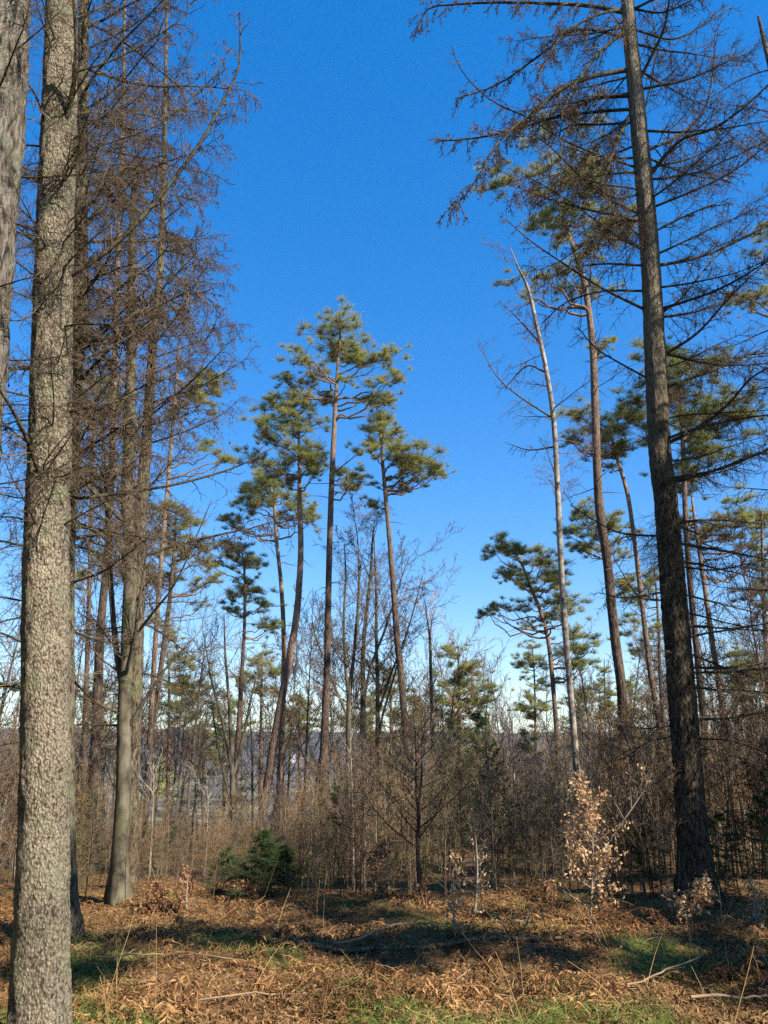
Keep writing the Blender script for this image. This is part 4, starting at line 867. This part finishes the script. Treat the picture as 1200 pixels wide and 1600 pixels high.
for k, (pxb, d, h, wd, lab) in enumerate([(1008, 10.6, 0.9, 1.5, 'low spreading young spruce left of the big larch foot'), (1150, 10.1, 1.05, 1.5, 'dark young spruce right of the big larch foot'), (1212, 9.9, 1.25, 1.4, 'dark young spruce cut by the right edge'), (535, 12.6, 1.5, 0.9, 'young spruce right of the tallest pine foot'), (280, 11.8, 0.8, 1.1, 'tiny dark spruce near the rusty leaves right of the beech'),
                                             (785, 14.5, 2.1, 0.9, 'dull green young spruce left of the birch in the thicket'), (840, 16, 2.6, 0.8, 'taller green young spruce in the thicket just left of the birch'), (700, 17, 2.9, 0.8, 'green young spruce behind the dark spreading small tree'), (750, 18.5, 3.2, 0.8, 'green young spruce below the bushy far pine'), (325, 40, 5.5, 1.3, 'lit far young pine against the hill right of the beech'), (1180, 12.5, 2.0, 1.0, 'shaded young spruce deep in the right corner thicket'), (965, 19, 3.0, 0.8, 'green young spruce behind the tall dark pine foot')]):
    x = float(pt(pxb, 1300, d)[0]); place_sapling(T_SPRUCE[k % 3], x, d, h, k * 1.7, lab, None, 'young_spruce', 'young spruce', wd)

# the rest of the thicket reads as one brown tangle
for nm, kinds, mat, n, d0, d1, jit in (('brushwood', [('bare', 301), ('bare', 302), ('bare', 303), ('bare', 304)], 'brush', 430, 12.0, 46, 40), ('green_brushwood', [('larch', 311), ('larch', 312)], 'brush_green', 110, 12, 40, 50)):
    A = Acc()
    px, X, D_, H = scatter(n, d0, d1, lambda n: rng.exponential(jit, n), 1.3)
    for q, (kd, sd) in enumerate(kinds):
        st, tw, lf = sapling_shape(kd, sd, False); v1 = flat_acc(st); v2 = flat_acc(tw); s = slice(q, None, len(kinds))
        sel = np.arange(n)[s]; pos = np.stack([X[sel], D_[sel], ground(X[sel], D_[sel])], -1); scl = np.stack([H[sel] * 0.9] * 2 + [H[sel]], -1); rt = rng.uniform(0, 6.28, len(sel))
        inst(*v1, pos, rt, scl, A); inst(*v2, pos, rt, scl, A)
    o = A.obj(nm, M[mat]); tag(o, 'tangle of thin bare stems filling the thicket behind the clearing' if nm == 'brushwood' else 'haze of greenish fine twigs within the thicket', 'brushwood', kind='stuff')
# low brush along the near rim of the thicket
A = Acc(); n = 150
px = rng.uniform(-60, 1260, n); d = rng.uniform(9.7, 12.0, n); xx = pt(px, 1400, d)[:, 0]; h = rng.uniform(0.35, 1.0, n)
for q, sd in enumerate((305, 306, 307)):
    st, tw, lf = sapling_shape('bare', sd, False); s = np.arange(n)[q::3]
    pos = np.stack([xx[s], d[s], ground(xx[s], d[s])], -1); scl = np.stack([h[s], h[s], h[s]], -1); rt = rng.uniform(0, 6.28, len(s))
    inst(*flat_acc(st), pos, rt, scl, A); inst(*flat_acc(tw), pos, rt, scl, A)
tag(A.obj('low_brush', M['stem_brown']), 'low bare brush along the rim of the clearing', 'brush', kind='stuff')

# ------------------------------------------------------------------ slim trees standing behind the thicket
def bare_shape(seed):
    rng = np.random.default_rng(seed); st, tw = Acc(), Acc()
    P, R = grow(np.zeros((1, 3)), np.array([[rng.normal(0, .05), rng.normal(0, .05), 1]]), np.array([1.0]), np.array([0.0095]), 12, rng, 0.2, 0.08, 0.12); st.tubes(P, R, 6)
    P1, R1 = spawn(P, R, 16, rng, (0.28, 1), (25, 60), (0.25, 0.45), 0.55, 7, 0.5, 0.5, 0.18, 0.25, 0, False, 0.0016); st.tubes(P1, R1, 4)
    P2, R2 = spawn(P1, R1, 8, rng, (0.15, 1), (25, 60), (0.28, 0.5), 0.45, 4, 0.5, 0.3, 0.2, 0.4, 0, False, 0.0013)
    P3, R3 = spawn(P2, R2, 6, rng, (0.15, 1), (25, 60), (0.3, 0.6), 0.3, 2, 0.7, 0.2, 0.2, 0.5, 0, False, 0.0010); tw.tubes(P2, R2, 3).tubes(P3, R3, 3)
    return st, tw
T_TREE = []
for i in range(5):
    st, tw = bare_shape(260 + i); mm = (('beech_bark', 'beech_twig'), ('stem_brown', 'birch_twig'), ('beech_bark', 'brush'))[i % 3]
    T_TREE.append([('stem', st.me('stem', M[mm[0]])), ('twigs', tw.me('twigs', M[mm[1]]))])
rb = np.random.default_rng(88)
for i, (pxb, top, d) in enumerate([(20, 900, 22), (55, 1010, 27), (128, 930, 21), (150, 1010, 30), (165, 960, 26), (180, 1040, 33), (235, 1000, 27), (250, 1050, 36), (285, 1020, 28), (300, 1060, 40), (315, 985, 24), (335, 1040, 32), (392, 1030, 34), (420, 1060, 40), (455, 1000, 30), (478, 960, 27), (492, 1040, 38), (528, 990, 32), (560, 1050, 42), (608, 940, 31), (628, 1010, 36), (652, 1040, 33), (690, 1000, 30), (705, 1060, 38), (738, 1050, 36), (780, 1110, 40), (800, 1085, 36), (815, 1090, 44), (850, 1060, 34), (895, 1040, 30), (915, 990, 27), (930, 1060, 38), (962, 1000, 29), (990, 1030, 34), (1010, 980, 26), (1045, 1020, 32), (1118, 960, 26), (1135, 1000, 31), (1150, 900, 22), (1165, 1020, 36), (1180, 940, 24), (1195, 860, 20)] + [(float(rb.uniform(110, 760)), float(rb.uniform(1010, 1120)), float(rb.uniform(23, 40))) for _ in range(30)] + [(float(rb.uniform(780, 1200)), float(rb.uniform(1030, 1130)), float(rb.uniform(21, 38))) for _ in range(18)]):
    tp = pt(pxb, top, d); x = float(tp[0]); h = float(tp[2] - ground(x, d))
    place_sapling(T_TREE[i % 5], x, d, h, rb.uniform(0, 6.28), ('slim grey bare tree ', 'slim reddish-twigged bare tree ', 'slim tan-twigged bare tree ')[(i % 5) % 3] + 'behind the thicket ' + zone(pxb), 'slim bare trees behind the thicket', 'bare_tree', 'bare tree', rb.uniform(0.75, 1.05))
for i, (pxb, top, d, lab) in enumerate([(60, 1000, 33, 'small pine behind the twigs at the far left'), (160, 1060, 38, 'small pine seen left of the grey beech trunk'), (318, 1130, 45, 'low lit pine against the far hill, left of the thin bare tree'), (350, 1075, 42, 'small pine behind the many-stemmed bare tree'), (468, 1080, 44, 'small pine between the leaning trunk and the tallest pine'), (580, 1085, 46, 'small pine behind the feet of the centre beeches'), (655, 1080, 44, 'small pine right of the right centre pine foot'), (985, 1060, 40, 'small pine between the tall dark trunk and the thin lit trunk'), (1060, 1000, 33, 'small pine showing left of the big larch trunk'), (1150, 1010, 30, 'small dark pine right of the big larch trunk'), (905, 1070, 42, 'small pine just right of the birch trunk')]):
    rg = np.random.default_rng(350 + i); cl = []
    hh = 1190 - top
    for q in range(9):
        f = q / 8; cl.append((pxb + rg.normal(0, 1) * (4 + 14 * min(1, f * 1.6)), top + 6 + f * hh * 0.62, rg.uniform(11, 18)))
    pine(lab, [(pxb, top, 2), (pxb + 1, top + hh * 0.4, 5), (pxb, top + hh * 0.8, 7), (pxb, 1200, 8)], d, cl, 360 + i, 'pine_bark_orange', detail=False, dead=4)

# ------------------------------------------------------------------ unseen spruces added behind and left of the viewer to block sky fill
A = Acc(); rw = np.random.default_rng(402)
st = Acc(); Pw, Rw = grow(np.zeros((1, 3)), np.array([[0, 0, 1.]]), np.array([1.0]), np.array([0.014]), 6, rw, 0, 0.02, 0.1); st.tubes(Pw, Rw, 6)
Pb, Rb = spawn(Pw, Rw, 70, rw, (0.08, 0.99), (75, 100), (0.24, 0.3), 0.9, 5, 0.3, -0.1, 0.1, 0.3, 0, False, 0.0006); st.tubes(Pb, Rb, 3)
Q = Pb[:, 1:].reshape(-1, 3); needles(st, Q, nrm(np.diff(Pb, axis=1).reshape(-1, 3)), rw, 9, 0.06, 0.016, 0.8)
an = np.radians(np.linspace(-115, 8, 18)); rr = rw.uniform(8.5, 12.5, 18)
xw, yw = rr * np.sin(an), -rr * np.cos(an); hw = rw.uniform(12, 17, len(an))
inst(*flat_acc(st), np.stack([xw, yw, ground(xw, yw)], -1), rw.uniform(0, 6.28, len(an)), np.stack([hw] * 3, -1), A)
tag(A.obj('sky_blocking_wood', M['spruce_needles'], smooth=False), 'unseen spruce wood added behind and left of the viewpoint to block sky light', 'wood', kind='stuff')

# ------------------------------------------------------------------ far wood on the slope below
A = Acc(); rngf = np.random.default_rng(401); n = 180
px = rngf.uniform(-100, 1300, n); d = np.geomspace(48, 700, n) * rngf.uniform(0.9, 1.1, n); X = pt(px, 1150, d)[:, 0]
gz = ground(X, d); h = np.minimum(rngf.uniform(7, 13, n), np.maximum(2.0, CAMZ - gz - 0.006 * d + rngf.normal(0, 1, n)))
P, R = grow(np.stack([X, d, gz], -1), np.tile([[0, 0, 1.]], (n, 1)), h, 0.012 * h, 4, rngf, 0, 0.05); A.tubes(P, R, 3)
P1, R1 = spawn(P, R, 14, rngf, (0.3, 1), (35, 75), (0.25, 0.4), 0.6, 3, 0.4, 0.4, 0.2, 0.3); A.tubes(P1, R1, 3)
P2, R2 = spawn(P1, R1, 4, rngf, (0.3, 1), (30, 60), (0.4, 0.6), 0.3, 2, 0.6); A.tubes(P2, np.maximum(R2, 0.02), 3)
tag(A.obj('far_wood', M['brush']), 'bare wood on the slope falling away to the valley', 'wood', kind='stuff')
A = Acc(); sel = rngf.random(n) < 0.35
Q = P1[np.repeat(sel, 14)][:, 1:].reshape(-1, 3); needles(A, Q, nrm(rngf.normal(0, 1, Q.shape) + [0, 0, .6]), rngf, 12, 0.9, 0.14)
tag(A.obj('far_conifers', M['pine_needles']), 'dull green conifers scattered over the far slope', 'wood', kind='stuff')

# white farm building in the valley
d = 1500.0; q = pt(458, 1178, d); gz = float(q[2]) - 3
hb = thing('house', (float(q[0]), d, gz), 'tiny white building far down in the valley right of the leaning pine', 'house')
M['white_wall'] = plain('white_wall', (0.7, 0.68, 0.64), (0.8, 0.78, 0.74), 0.2, island=False); M['roof'] = plain('roof', (0.22, 0.13, 0.10), (0.3, 0.18, 0.14), 0.3, island=False); M['pane'] = plain('pane', (0.03, 0.04, 0.05), (0.06, 0.07, 0.08), 1, 0.2, spec=0.5)
def box(x0, x1, y0, y1, z0, z1):
    v = np.array([(x, y, z) for x in (x0, x1) for y in (y0, y1) for z in (z0, z1)], float)
    return v, np.array([[0, 1, 3, 2], [4, 6, 7, 5], [0, 4, 5, 1], [2, 3, 7, 6], [0, 2, 6, 4], [1, 5, 7, 3]])
bx, by = float(q[0]), d
part(Acc().mesh(box(bx - 4.5, bx + 4.5, by, by + 5, gz - 12, gz + 2.2)[0], f4=box(0, 1, 0, 1, 0, 1)[1]), 'wall', M['white_wall'], hb, smooth=False)
part(Acc().mesh(np.array([(bx - 5, by - 0.5, gz + 2.2), (bx + 5, by - 0.5, gz + 2.2), (bx + 5, by + 5.5, gz + 2.2), (bx - 5, by + 5.5, gz + 2.2), (bx - 5, by + 2.5, gz + 4.4), (bx + 5, by + 2.5, gz + 4.4)]), f3=[[0, 4, 3], [1, 2, 5]], f4=[[0, 1, 5, 4], [2, 3, 4, 5], [0, 3, 2, 1]]), 'roof', M['roof'], hb, smooth=False)
for k in range(5): part(Acc().mesh(box(bx - 4.2 + k * 1.8, bx - 3.4 + k * 1.8, by - 0.1, by + 0.2, gz + 0.5, gz + 1.6)[0], f4=box(0, 1, 0, 1, 0, 1)[1]), 'window', M['pane'], hb, smooth=False)

# ------------------------------------------------------------------ small trees standing free in the foreground of the thicket
t = beech('small dark spreading tree at the rear of the clearing, right of centre', [
    [(660, 1110, 1.2), (659, 1130, 2), (659, 1206, 3.5), (654, 1281, 5), (654, 1356, 6.5), (663, 1432, 8)],
    [(648, 1130, 1.2), (650, 1190, 2), (650, 1240, 3), (656, 1280, 4)]], 9.65, 121, 24, (0.5, 1.5), 0.5, 8, 7, 'larch_bark_shade_toned', 'dark_twig', up=0.35, rm=0.003, ws=1.05, r1=0.5, name='bare_tree', cat='bare tree', ang=(35, 70))
t = beech('thin pale-stemmed birch sapling left of the dark spreading tree', [[(546, 1120, 1), (547, 1150, 1.6), (551, 1262, 2.6), (552, 1330, 3.2), (552, 1385, 4)]], 11.2, 122, 9, (0.3, 0.8), 0.7, 5, 4, 'birch_bark', 'pale_twig', up=0.3, rm=0.0018, name='birch_sapling', cat='sapling')
for k, (x0, y0, x1, y1, d, lab) in enumerate([(800, 1110, 803, 1330, 13, 'thin pale birch stem in the thicket below the bushy far pine'), (640, 1190, 636, 1330, 14, 'thin pale birch stem behind the dark spreading tree'), (240, 1190, 232, 1380, 11.5, 'thin pale stem right of the beech foot'), (1140, 1120, 1136, 1290, 13, 'thin pale stem right of the big larch'), (1020, 1150, 1030, 1330, 12.5, 'thin pale stem left of the big larch trunk'), (325, 1240, 318, 1380, 12.5, 'thin pale stem left of the bushy low young pine')]):
    beech(lab, [[(x0, y0, 1), ((x0 + x1) / 2 + 2, (y0 + y1) / 2, 2.6), (x1, y1, 3.6)]], d, 130 + k, 8, (0.3, 0.8), 0.8, 5, 4, 'birch_bark', 'pale_twig', up=0.4, rm=0.002, name='birch_sapling', cat='sapling')

# ---- young beeches that kept their dead copper leaves
def leaves(acc, pos, rng, L=0.055, W=0.032):
    n = len(pos); a = nrm(rng.normal(0, 1, (n, 3)) + np.array([0, 0, -0.7])); s = nrm(np.cross(a, rng.normal(0, 1, (n, 3)))); u = np.cross(a, s)
    l = L * rng.uniform(0.7, 1.2, (n, 1)); w_ = W * rng.uniform(0.7, 1.2, (n, 1))
    p0 = pos; p1 = pos + a * l * 0.5 + s * w_ * 0.5 + u * w_ * 0.25; p2 = pos + a * l + u * w_ * rng.uniform(-0.3, 0.3, (n, 1)); p3 = pos + a * l * 0.5 - s * w_ * 0.5 + u * w_ * 0.25
    acc.tris(np.stack([p0, p1, p2], 1)); acc.tris(np.stack([p0, p2, p3], 1))
def leafy(label, px, pyb, pyt, d, seed, wpx, nb, lm='copper_leaf', per=3, extra=(), cat='young beech', L=0.046):
    rng = np.random.default_rng(seed)
    P, R, base = trunk_path([(px + rng.uniform(-4, 4), pyt, 1.2), (px + rng.uniform(-4, 4), 0.5 * (pyb + pyt), 3), (px, pyb, 4.5)], d, 16)
    t = thing('young_beech', base, label, cat)
    part(Acc().tubes(P, R, 6), 'stem', M['stem_grey'], t)
    wm = float(rad(np.array([2.0 * wpx]), P[-1:])[0])
    P1, R1 = spawn(P[::-1][None], R[::-1][None], nb, rng, (0.12, 1), (40, 75), (wm * 0.5, wm * 1.1), 0.45, 7, 0.5, 0.4, 0.2, 0.3, 0, True, 0.002)
    for e in extra:
        Pe, Re = branch_px(e, d, 0.2, 7, 3.5, 1.0); P1 = np.concatenate([P1, Pe[None]]); R1 = np.concatenate([R1, Re[None]])
    P2, R2 = spawn(P1, R1, 5, rng, (0.2, 1), (30, 60), (0.25, 0.5), 0.3, 4, 0.6, 0.1, 0.2, 0.4, 0.4, False, 0.0013)
    part(Acc().tubes(P1, R1, 4).tubes(P2, R2, 3), 'twigs', M['stem_grey'], t)
    Q = np.concatenate([P1[:nb, 2:].reshape(-1, 3), P2[:, 1:].reshape(-1, 3)]); Q = np.repeat(Q, per, 0) + rng.normal(0, 0.025, (len(Q) * per, 3))
    Q = Q[rng.random(len(Q)) < 0.7]
    A = Acc(); leaves(A, Q, rng, L, L * 0.6); part(A, 'leaves', M[lm], t, smooth=False)
    return t
leafy('young beech full of bright copper leaves in front of the big larch', 922, 1446, 1235, 8.3, 141, 85, 30, per=3, extra=[[(936, 1340), (955, 1310), (976, 1280), (1000, 1245), (1012, 1222)]])
leafy('thin young beech with scattered copper leaves right of centre', 712, 1492, 1345, 7.4, 142, 40, 12, per=1)
leafy('young beech with a leafy top leaning over the right of centre thicket', 742, 1430, 1285, 8.9, 143, 40, 10, per=1)
leafy('tiny copper-leaved beech seedling by the big larch foot', 1082, 1448, 1392, 8.3, 144, 60, 14, per=3)
leafy('rusty-leaved young beech left of the dark spreading tree', 592, 1425, 1325, 9.6, 145, 34, 14, 'rust_leaf', 2)
leafy('small rusty-leaved beech right of the grey beech foot', 292, 1440, 1365, 9.2, 146, 24, 10, 'rust_leaf', 2)
leafy('rusty beech scrub at the foot of the grey beech', 240, 1440, 1385, 9.4, 147, 34, 12, 'rust_leaf', 2)
leafy('small copper beech at the right edge of the clearing', 1178, 1440, 1385, 8.6, 148, 30, 9, 'copper_leaf', 2)
leafy('low rusty beech scrub below the low dark young pine', 380, 1440, 1385, 9.8, 149, 34, 10, 'rust_leaf', 2)
leafy('rusty beech sprig left of the thin young beech', 660, 1455, 1385, 9.0, 150, 24, 8, 'rust_leaf', 2)
leafy('faded beech scrub between the birch and the copper-leaved beech', 860, 1440, 1385, 9.6, 151, 30, 9, 'rust_leaf', 2)

# ------------------------------------------------------------------ ground cover: dead bracken, grass, litter, moss
def fronds(acc, pos, az, L, pitch, rng, npt=5, droop=-1.6, st=14):
    n = len(pos); d0 = np.stack([np.cos(az) * np.cos(pitch), np.sin(az) * np.cos(pitch), np.sin(pitch)], -1)
    P, R = grow(pos, d0, L, np.full(n, 0.0032), npt, rng, droop, 0.25, 0.35)
    acc.tubes(P, R, 3)
    t = np.linspace(0.2, 0.98, st); fi = t * (npt - 1); i0 = np.minimum(fi.astype(int), npt - 2); fr = (fi - i0)[None, :, None]
    B = P[:, i0] * (1 - fr) + P[:, i0 + 1] * fr; T = nrm(P[:, i0 + 1] - P[:, i0])
    side0 = nrm(np.cross(T, np.array([0, 0, 1.0]) + rng.normal(0, 0.35, (n, 1, 3))))
    for sgn in (1, -1):
        pd = nrm(side0 * sgn + T * 0.35 + rng.normal(0, 0.35, (n, st, 3)) + np.array([0, 0, -0.35]))
        ln = (L[:, None] * 0.17 * np.sin(np.clip(1.12 - t, 0, 1)[None] * 2.2) * rng.uniform(0.5, 1.1, (n, st)))[..., None]
        wv = nrm(np.cross(pd, rng.normal(0, 1, (n, st, 3)) + np.array([0, 0, 1.5]))) * ln * 0.11
        m1 = B + pd * ln * 0.4 + rng.normal(0, 0.006, (n, st, 3)); e = B + pd * ln + np.array([0, 0, -0.15]) * ln
        acc.quads(np.stack([B, m1 + wv, e, m1 - wv], 2).reshape(-1, 4, 3))
def field(n, rng, y0=4.4, y1=10.4, power=1.25, keep=None):
    y = y0 + (y1 - y0) * rng.random(n) ** power; x = (rng.random(n) * 2 - 1) * (0.56 * y + 0.6)
    if keep is not None:
        k = rng.random(n) < keep(x, y); x, y = x[k], y[k]
    return x, y
rng = np.random.default_rng(500)
hum = lambda x, y: np.clip(0.5 + 0.5 * np.sin(1.9 * x + 1.1 * np.sin(1.7 * y)) * np.sin(2.7 * y + 0.7 * np.sin(2.2 * x)) + 0.25, 0, 1)   # where the bracken lies thick
for nm, mat, n, lab in (('bracken_litter', 'bracken', 5200, 'collapsed tan bracken covering the clearing floor'), ('brown_bracken_litter', 'bracken_dark', 2600, 'dark brown older bracken lying between the tan fronds')):
    x, y = field(n, rng, keep=lambda x, y: (1 - 0.8 * mossf(x, y)) * (0.35 + 0.65 * hum(x, y)))
    z = ground(x, y) + rng.uniform(0.0, 0.10, len(x)) * hum(x, y) + 0.01
    A = Acc(); fronds(A, np.stack([x, y, z], -1), rng.uniform(0, 6.28, len(x)), rng.uniform(0.16, 0.42, len(x)), rng.uniform(-0.15, 0.35, len(x)), rng)
    tag(A.obj(nm, M[mat], smooth=False), lab, 'bracken', kind='stuff')
def blades(acc, x, y, z, rng, L, W, lean=0.5):
    n = len(x); az = rng.uniform(0, 6.28, n); d = np.stack([np.cos(az) * lean, np.sin(az) * lean, np.ones(n)], -1) * rng.uniform(0.6, 1.4, (n, 1)); d = nrm(d)
    P, _ = grow(np.stack([x, y, z], -1), d, L, np.full(n, 1.0), 4, rng, -1.2, 0.25)
    s = nrm(np.cross(d, rng.normal(0, 1, (n, 3)))) * (W * 0.5)
    acc.quads(np.stack([P[:, 0] - s, P[:, 0] + s, P[:, 1] + s, P[:, 1] - s], 1)); acc.quads(np.stack([P[:, 1] - s, P[:, 1] + s, P[:, 2] + s * .7, P[:, 2] - s * .7], 1)); acc.tris(np.stack([P[:, 2] - s * .7, P[:, 2] + s * .7, P[:, 3]], 1))
def tufts(n, per, spread, keep, y1=10.6):
    x, y = field(n, rng, y1=y1, keep=keep); k = rng.integers(per // 2, per, len(x)); x = np.repeat(x, k); y = np.repeat(y, k)
    return x + rng.normal(0, spread, len(x)), y + rng.normal(0, spread, len(x))
x, y = tufts(1000, 30, 0.06, lambda x, y: 0.25 + 0.6 * (1 - hum(x, y)))
A = Acc(); blades(A, x, y, ground(x, y), rng, rng.uniform(0.06, 0.22, len(x)), 0.0042, 0.9); tag(A.obj('dry_grass', M['dry_grass'], smooth=False), 'straw-coloured dry grass tufts over the clearing', 'grass', kind='stuff')
x, y = tufts(2200, 30, 0.07, lambda x, y: mossf(x, y) + 0.03, 11.0)
A = Acc(); blades(A, x, y, ground(x, y), rng, rng.uniform(0.04, 0.16, len(x)), 0.0045, 0.6); tag(A.obj('green_grass', M['green_grass'], smooth=False), 'short green grass and moss tufts in open patches', 'grass', kind='stuff')
x, y = field(42000, rng, keep=lambda x, y: 1 - 0.75 * mossf(x, y)); A = Acc(); leaves(A, np.stack([x, y, ground(x, y) + rng.uniform(0.0, 0.05, len(x))], -1), rng, 0.036, 0.02)
tag(A.obj('leaf_litter', M['litter'], smooth=False), 'brown leaf litter between bracken and grass', 'litter', kind='stuff')
# thin dry stalks standing out of the cover
x, y = field(110, rng, y1=10.4); A = Acc()
P, R = grow(np.stack([x, y, ground(x, y)], -1), np.stack([rng.normal(0, .5, len(x)), rng.normal(0, .5, len(x)), np.ones(len(x))], -1), rng.uniform(0.2, 0.7, len(x)), rng.uniform(0.002, 0.004, len(x)), 5, rng, -0.2, 0.15, 0.5); A.tubes(P, R, 3)
tag(A.obj('dry_stalks', M['dry_grass']), 'thin dry stalks standing out of the ground cover', 'stalks', kind='stuff')

# heaps of collapsed bracken that stand out
for k, (px, py, d, r, lab) in enumerate([(275, 1470, 7.9, 0.42, 'straw-coloured bracken heap right of the pale larch'), (540, 1555, 6.0, 0.40, 'brown bracken heap in the foreground left of centre'), (690, 1560, 6.0, 0.35, 'bracken heap with pale stalks in the foreground right of centre'), (850, 1470, 7.9, 0.5, 'bracken heap left of the copper-leaved beech'), (985, 1460, 8.0, 0.45, 'grassy bracken heap at the foot of the copper-leaved beech'), (1150, 1455, 8.0, 0.5, 'bracken heap at the right below the big larch'), (900, 1560, 6.1, 0.5, 'broad low bracken heap in the right foreground'), (1150, 1540, 6.4, 0.45, 'reddish bracken heap at the right edge of the foreground'), (230, 1585, 5.6, 0.4, 'bright bracken heap beside the pale larch foot'), (440, 1480, 7.6, 0.4, 'low bracken heap in the middle of the clearing')]):
    rg = np.random.default_rng(600 + k); x = float(pt(px, py, d)[0]); n = 75
    t = thing('bracken_heap', (x, d, float(ground(x, d))), lab, 'bracken heap')
    pos = np.stack([x + rg.normal(0, r * 0.5, n), d + rg.normal(0, r * 0.4, n), 0 * np.arange(n)], -1); dd = np.hypot(pos[:, 0] - x, pos[:, 1] - d) / r
    pos[:, 2] = ground(pos[:, 0], pos[:, 1]) + np.clip(1 - dd, 0, 1) * 0.2 * rg.random(n)
    A = Acc(); fronds(A, pos, rg.uniform(0, 6.28, n), rg.uniform(0.25, 0.55, n), rg.uniform(0.2, 1.2, n), rg, droop=-2.6)
    o = part(A, 'fronds', M['bracken' if k % 3 != 1 else 'bracken_dark'], t, smooth=False)

# fallen branches
for k, (pts, w0, w1, mat, lab) in enumerate([
    ([(300, 1583, 6.0), (420, 1572, 6.1), (560, 1578, 6.2)], 3, 1.5, 'stick', 'thin pale stick lying across the left foreground'),
    ([(520, 1500, 7.4), (600, 1490, 7.5), (700, 1478, 7.7)], 4, 2, 'stick', 'pale bent branch lying left of the thin young beech'),
    ([(380, 1486, 7.6), (470, 1496, 7.4), (620, 1508, 7.2), (800, 1504, 7.3), (900, 1490, 7.5)], 9, 5, 'dead_wood', 'dark rotten log lying across the middle of the clearing'),
    ([(665, 1570, 6.1), (700, 1540, 6.2), (735, 1515, 6.4)], 3.5, 2, 'stick', 'pale stick leaning on the foreground bracken heap'),
    ([(1080, 1572, 5.9), (1130, 1562, 6.0), (1205, 1555, 6.1)], 5, 3, 'stick', 'pale dry branch lying in the right foreground corner'),
    ([(980, 1550, 6.3), (1030, 1520, 6.5), (1100, 1492, 6.8)], 3, 1.5, 'stick', 'thin straight stick slanting through the right foreground'),
    ([(760, 1432, 8.8), (800, 1446, 8.6), (840, 1452, 8.5)], 9, 5, 'dead_wood', 'broken brown branch end at the rear of the clearing'),
    ([(1020, 1478, 7.6), (1060, 1450, 7.8), (1100, 1425, 8.1)], 3, 1.5, 'dead_wood', 'dark twig arching in front of the copper seedling'),
    ([(150, 1530, 6.7), (260, 1526, 6.8), (380, 1530, 6.7)], 3, 2, 'stick', 'long thin stem lying right of the pale larch foot')]):
    p = smooth_path(np.array(pts), 14); P = pt(p[:, 0], p[:, 1], p[:, 2]); gz = ground(P[:, 0], P[:, 1]); R = rad(np.linspace(w0, w1, 14), P)
    P[:, 2] = np.where(mat == 'dead_wood', gz + R * 0.5 + 0.01, np.maximum(gz + 0.05, np.minimum(P[:, 2], gz + 0.3)))
    rg = np.random.default_rng(700 + k); P[1:-1] += rg.normal(0, 0.004, (12, 3))
    t = thing('fallen_branch', (float(P[0, 0]), float(P[0, 1]), float(gz[0])), lab, 'fallen branch')
    part(bark_tube(P, R, 10, 0.06, k, 40), 'stem', M[mat], t)
    P2, R2 = spawn(P[None], R[None], 5, rg, (0.3, 1), (30, 60), (0.12, 0.3), 0.3, 4, 0.5, 0.1, 0.2); part(Acc().tubes(P2, R2, 3), 'twigs', M[mat], t)

# ------------------------------------------------------------------ air: thin haze over the whole place
hz = Acc().mesh(box(-4600, 4600, -60, 6100, -140, 95)[0], f4=box(0, 1, 0, 1, 0, 1)[1]).obj('haze', bpy.data.materials.new('haze'), smooth=False)
m = hz.data.materials[0]; m.use_nodes = True; m.node_tree.nodes.clear()
vo = N(m, 'ShaderNodeVolumePrincipled'); vo.inputs['Color'].default_value = (0.75, 0.85, 1.0, 1); vo.inputs['Density'].default_value = 0.00007; vo.inputs['Anisotropy'].default_value = 0.2
mo = N(m, 'ShaderNodeOutputMaterial'); link(m, vo.outputs[0], mo.inputs['Volume']); tag(hz, 'thin blue air over the valley', 'haze', kind='stuff')

# ------------------------------------------------------------------ bookkeeping: fine growth joined per branch or tree
for o in bpy.data.objects:
    if o.type == 'MESH' and o.parent and o.name.split('.')[0] in ('twigs', 'cones', 'dead_twigs', 'crown', 'foliage', 'twig_tuft', 'limbs', 'branches', 'leaves', 'fronds'): o['kind'] = 'stuff'
    if '_o' in o: del o['_o']
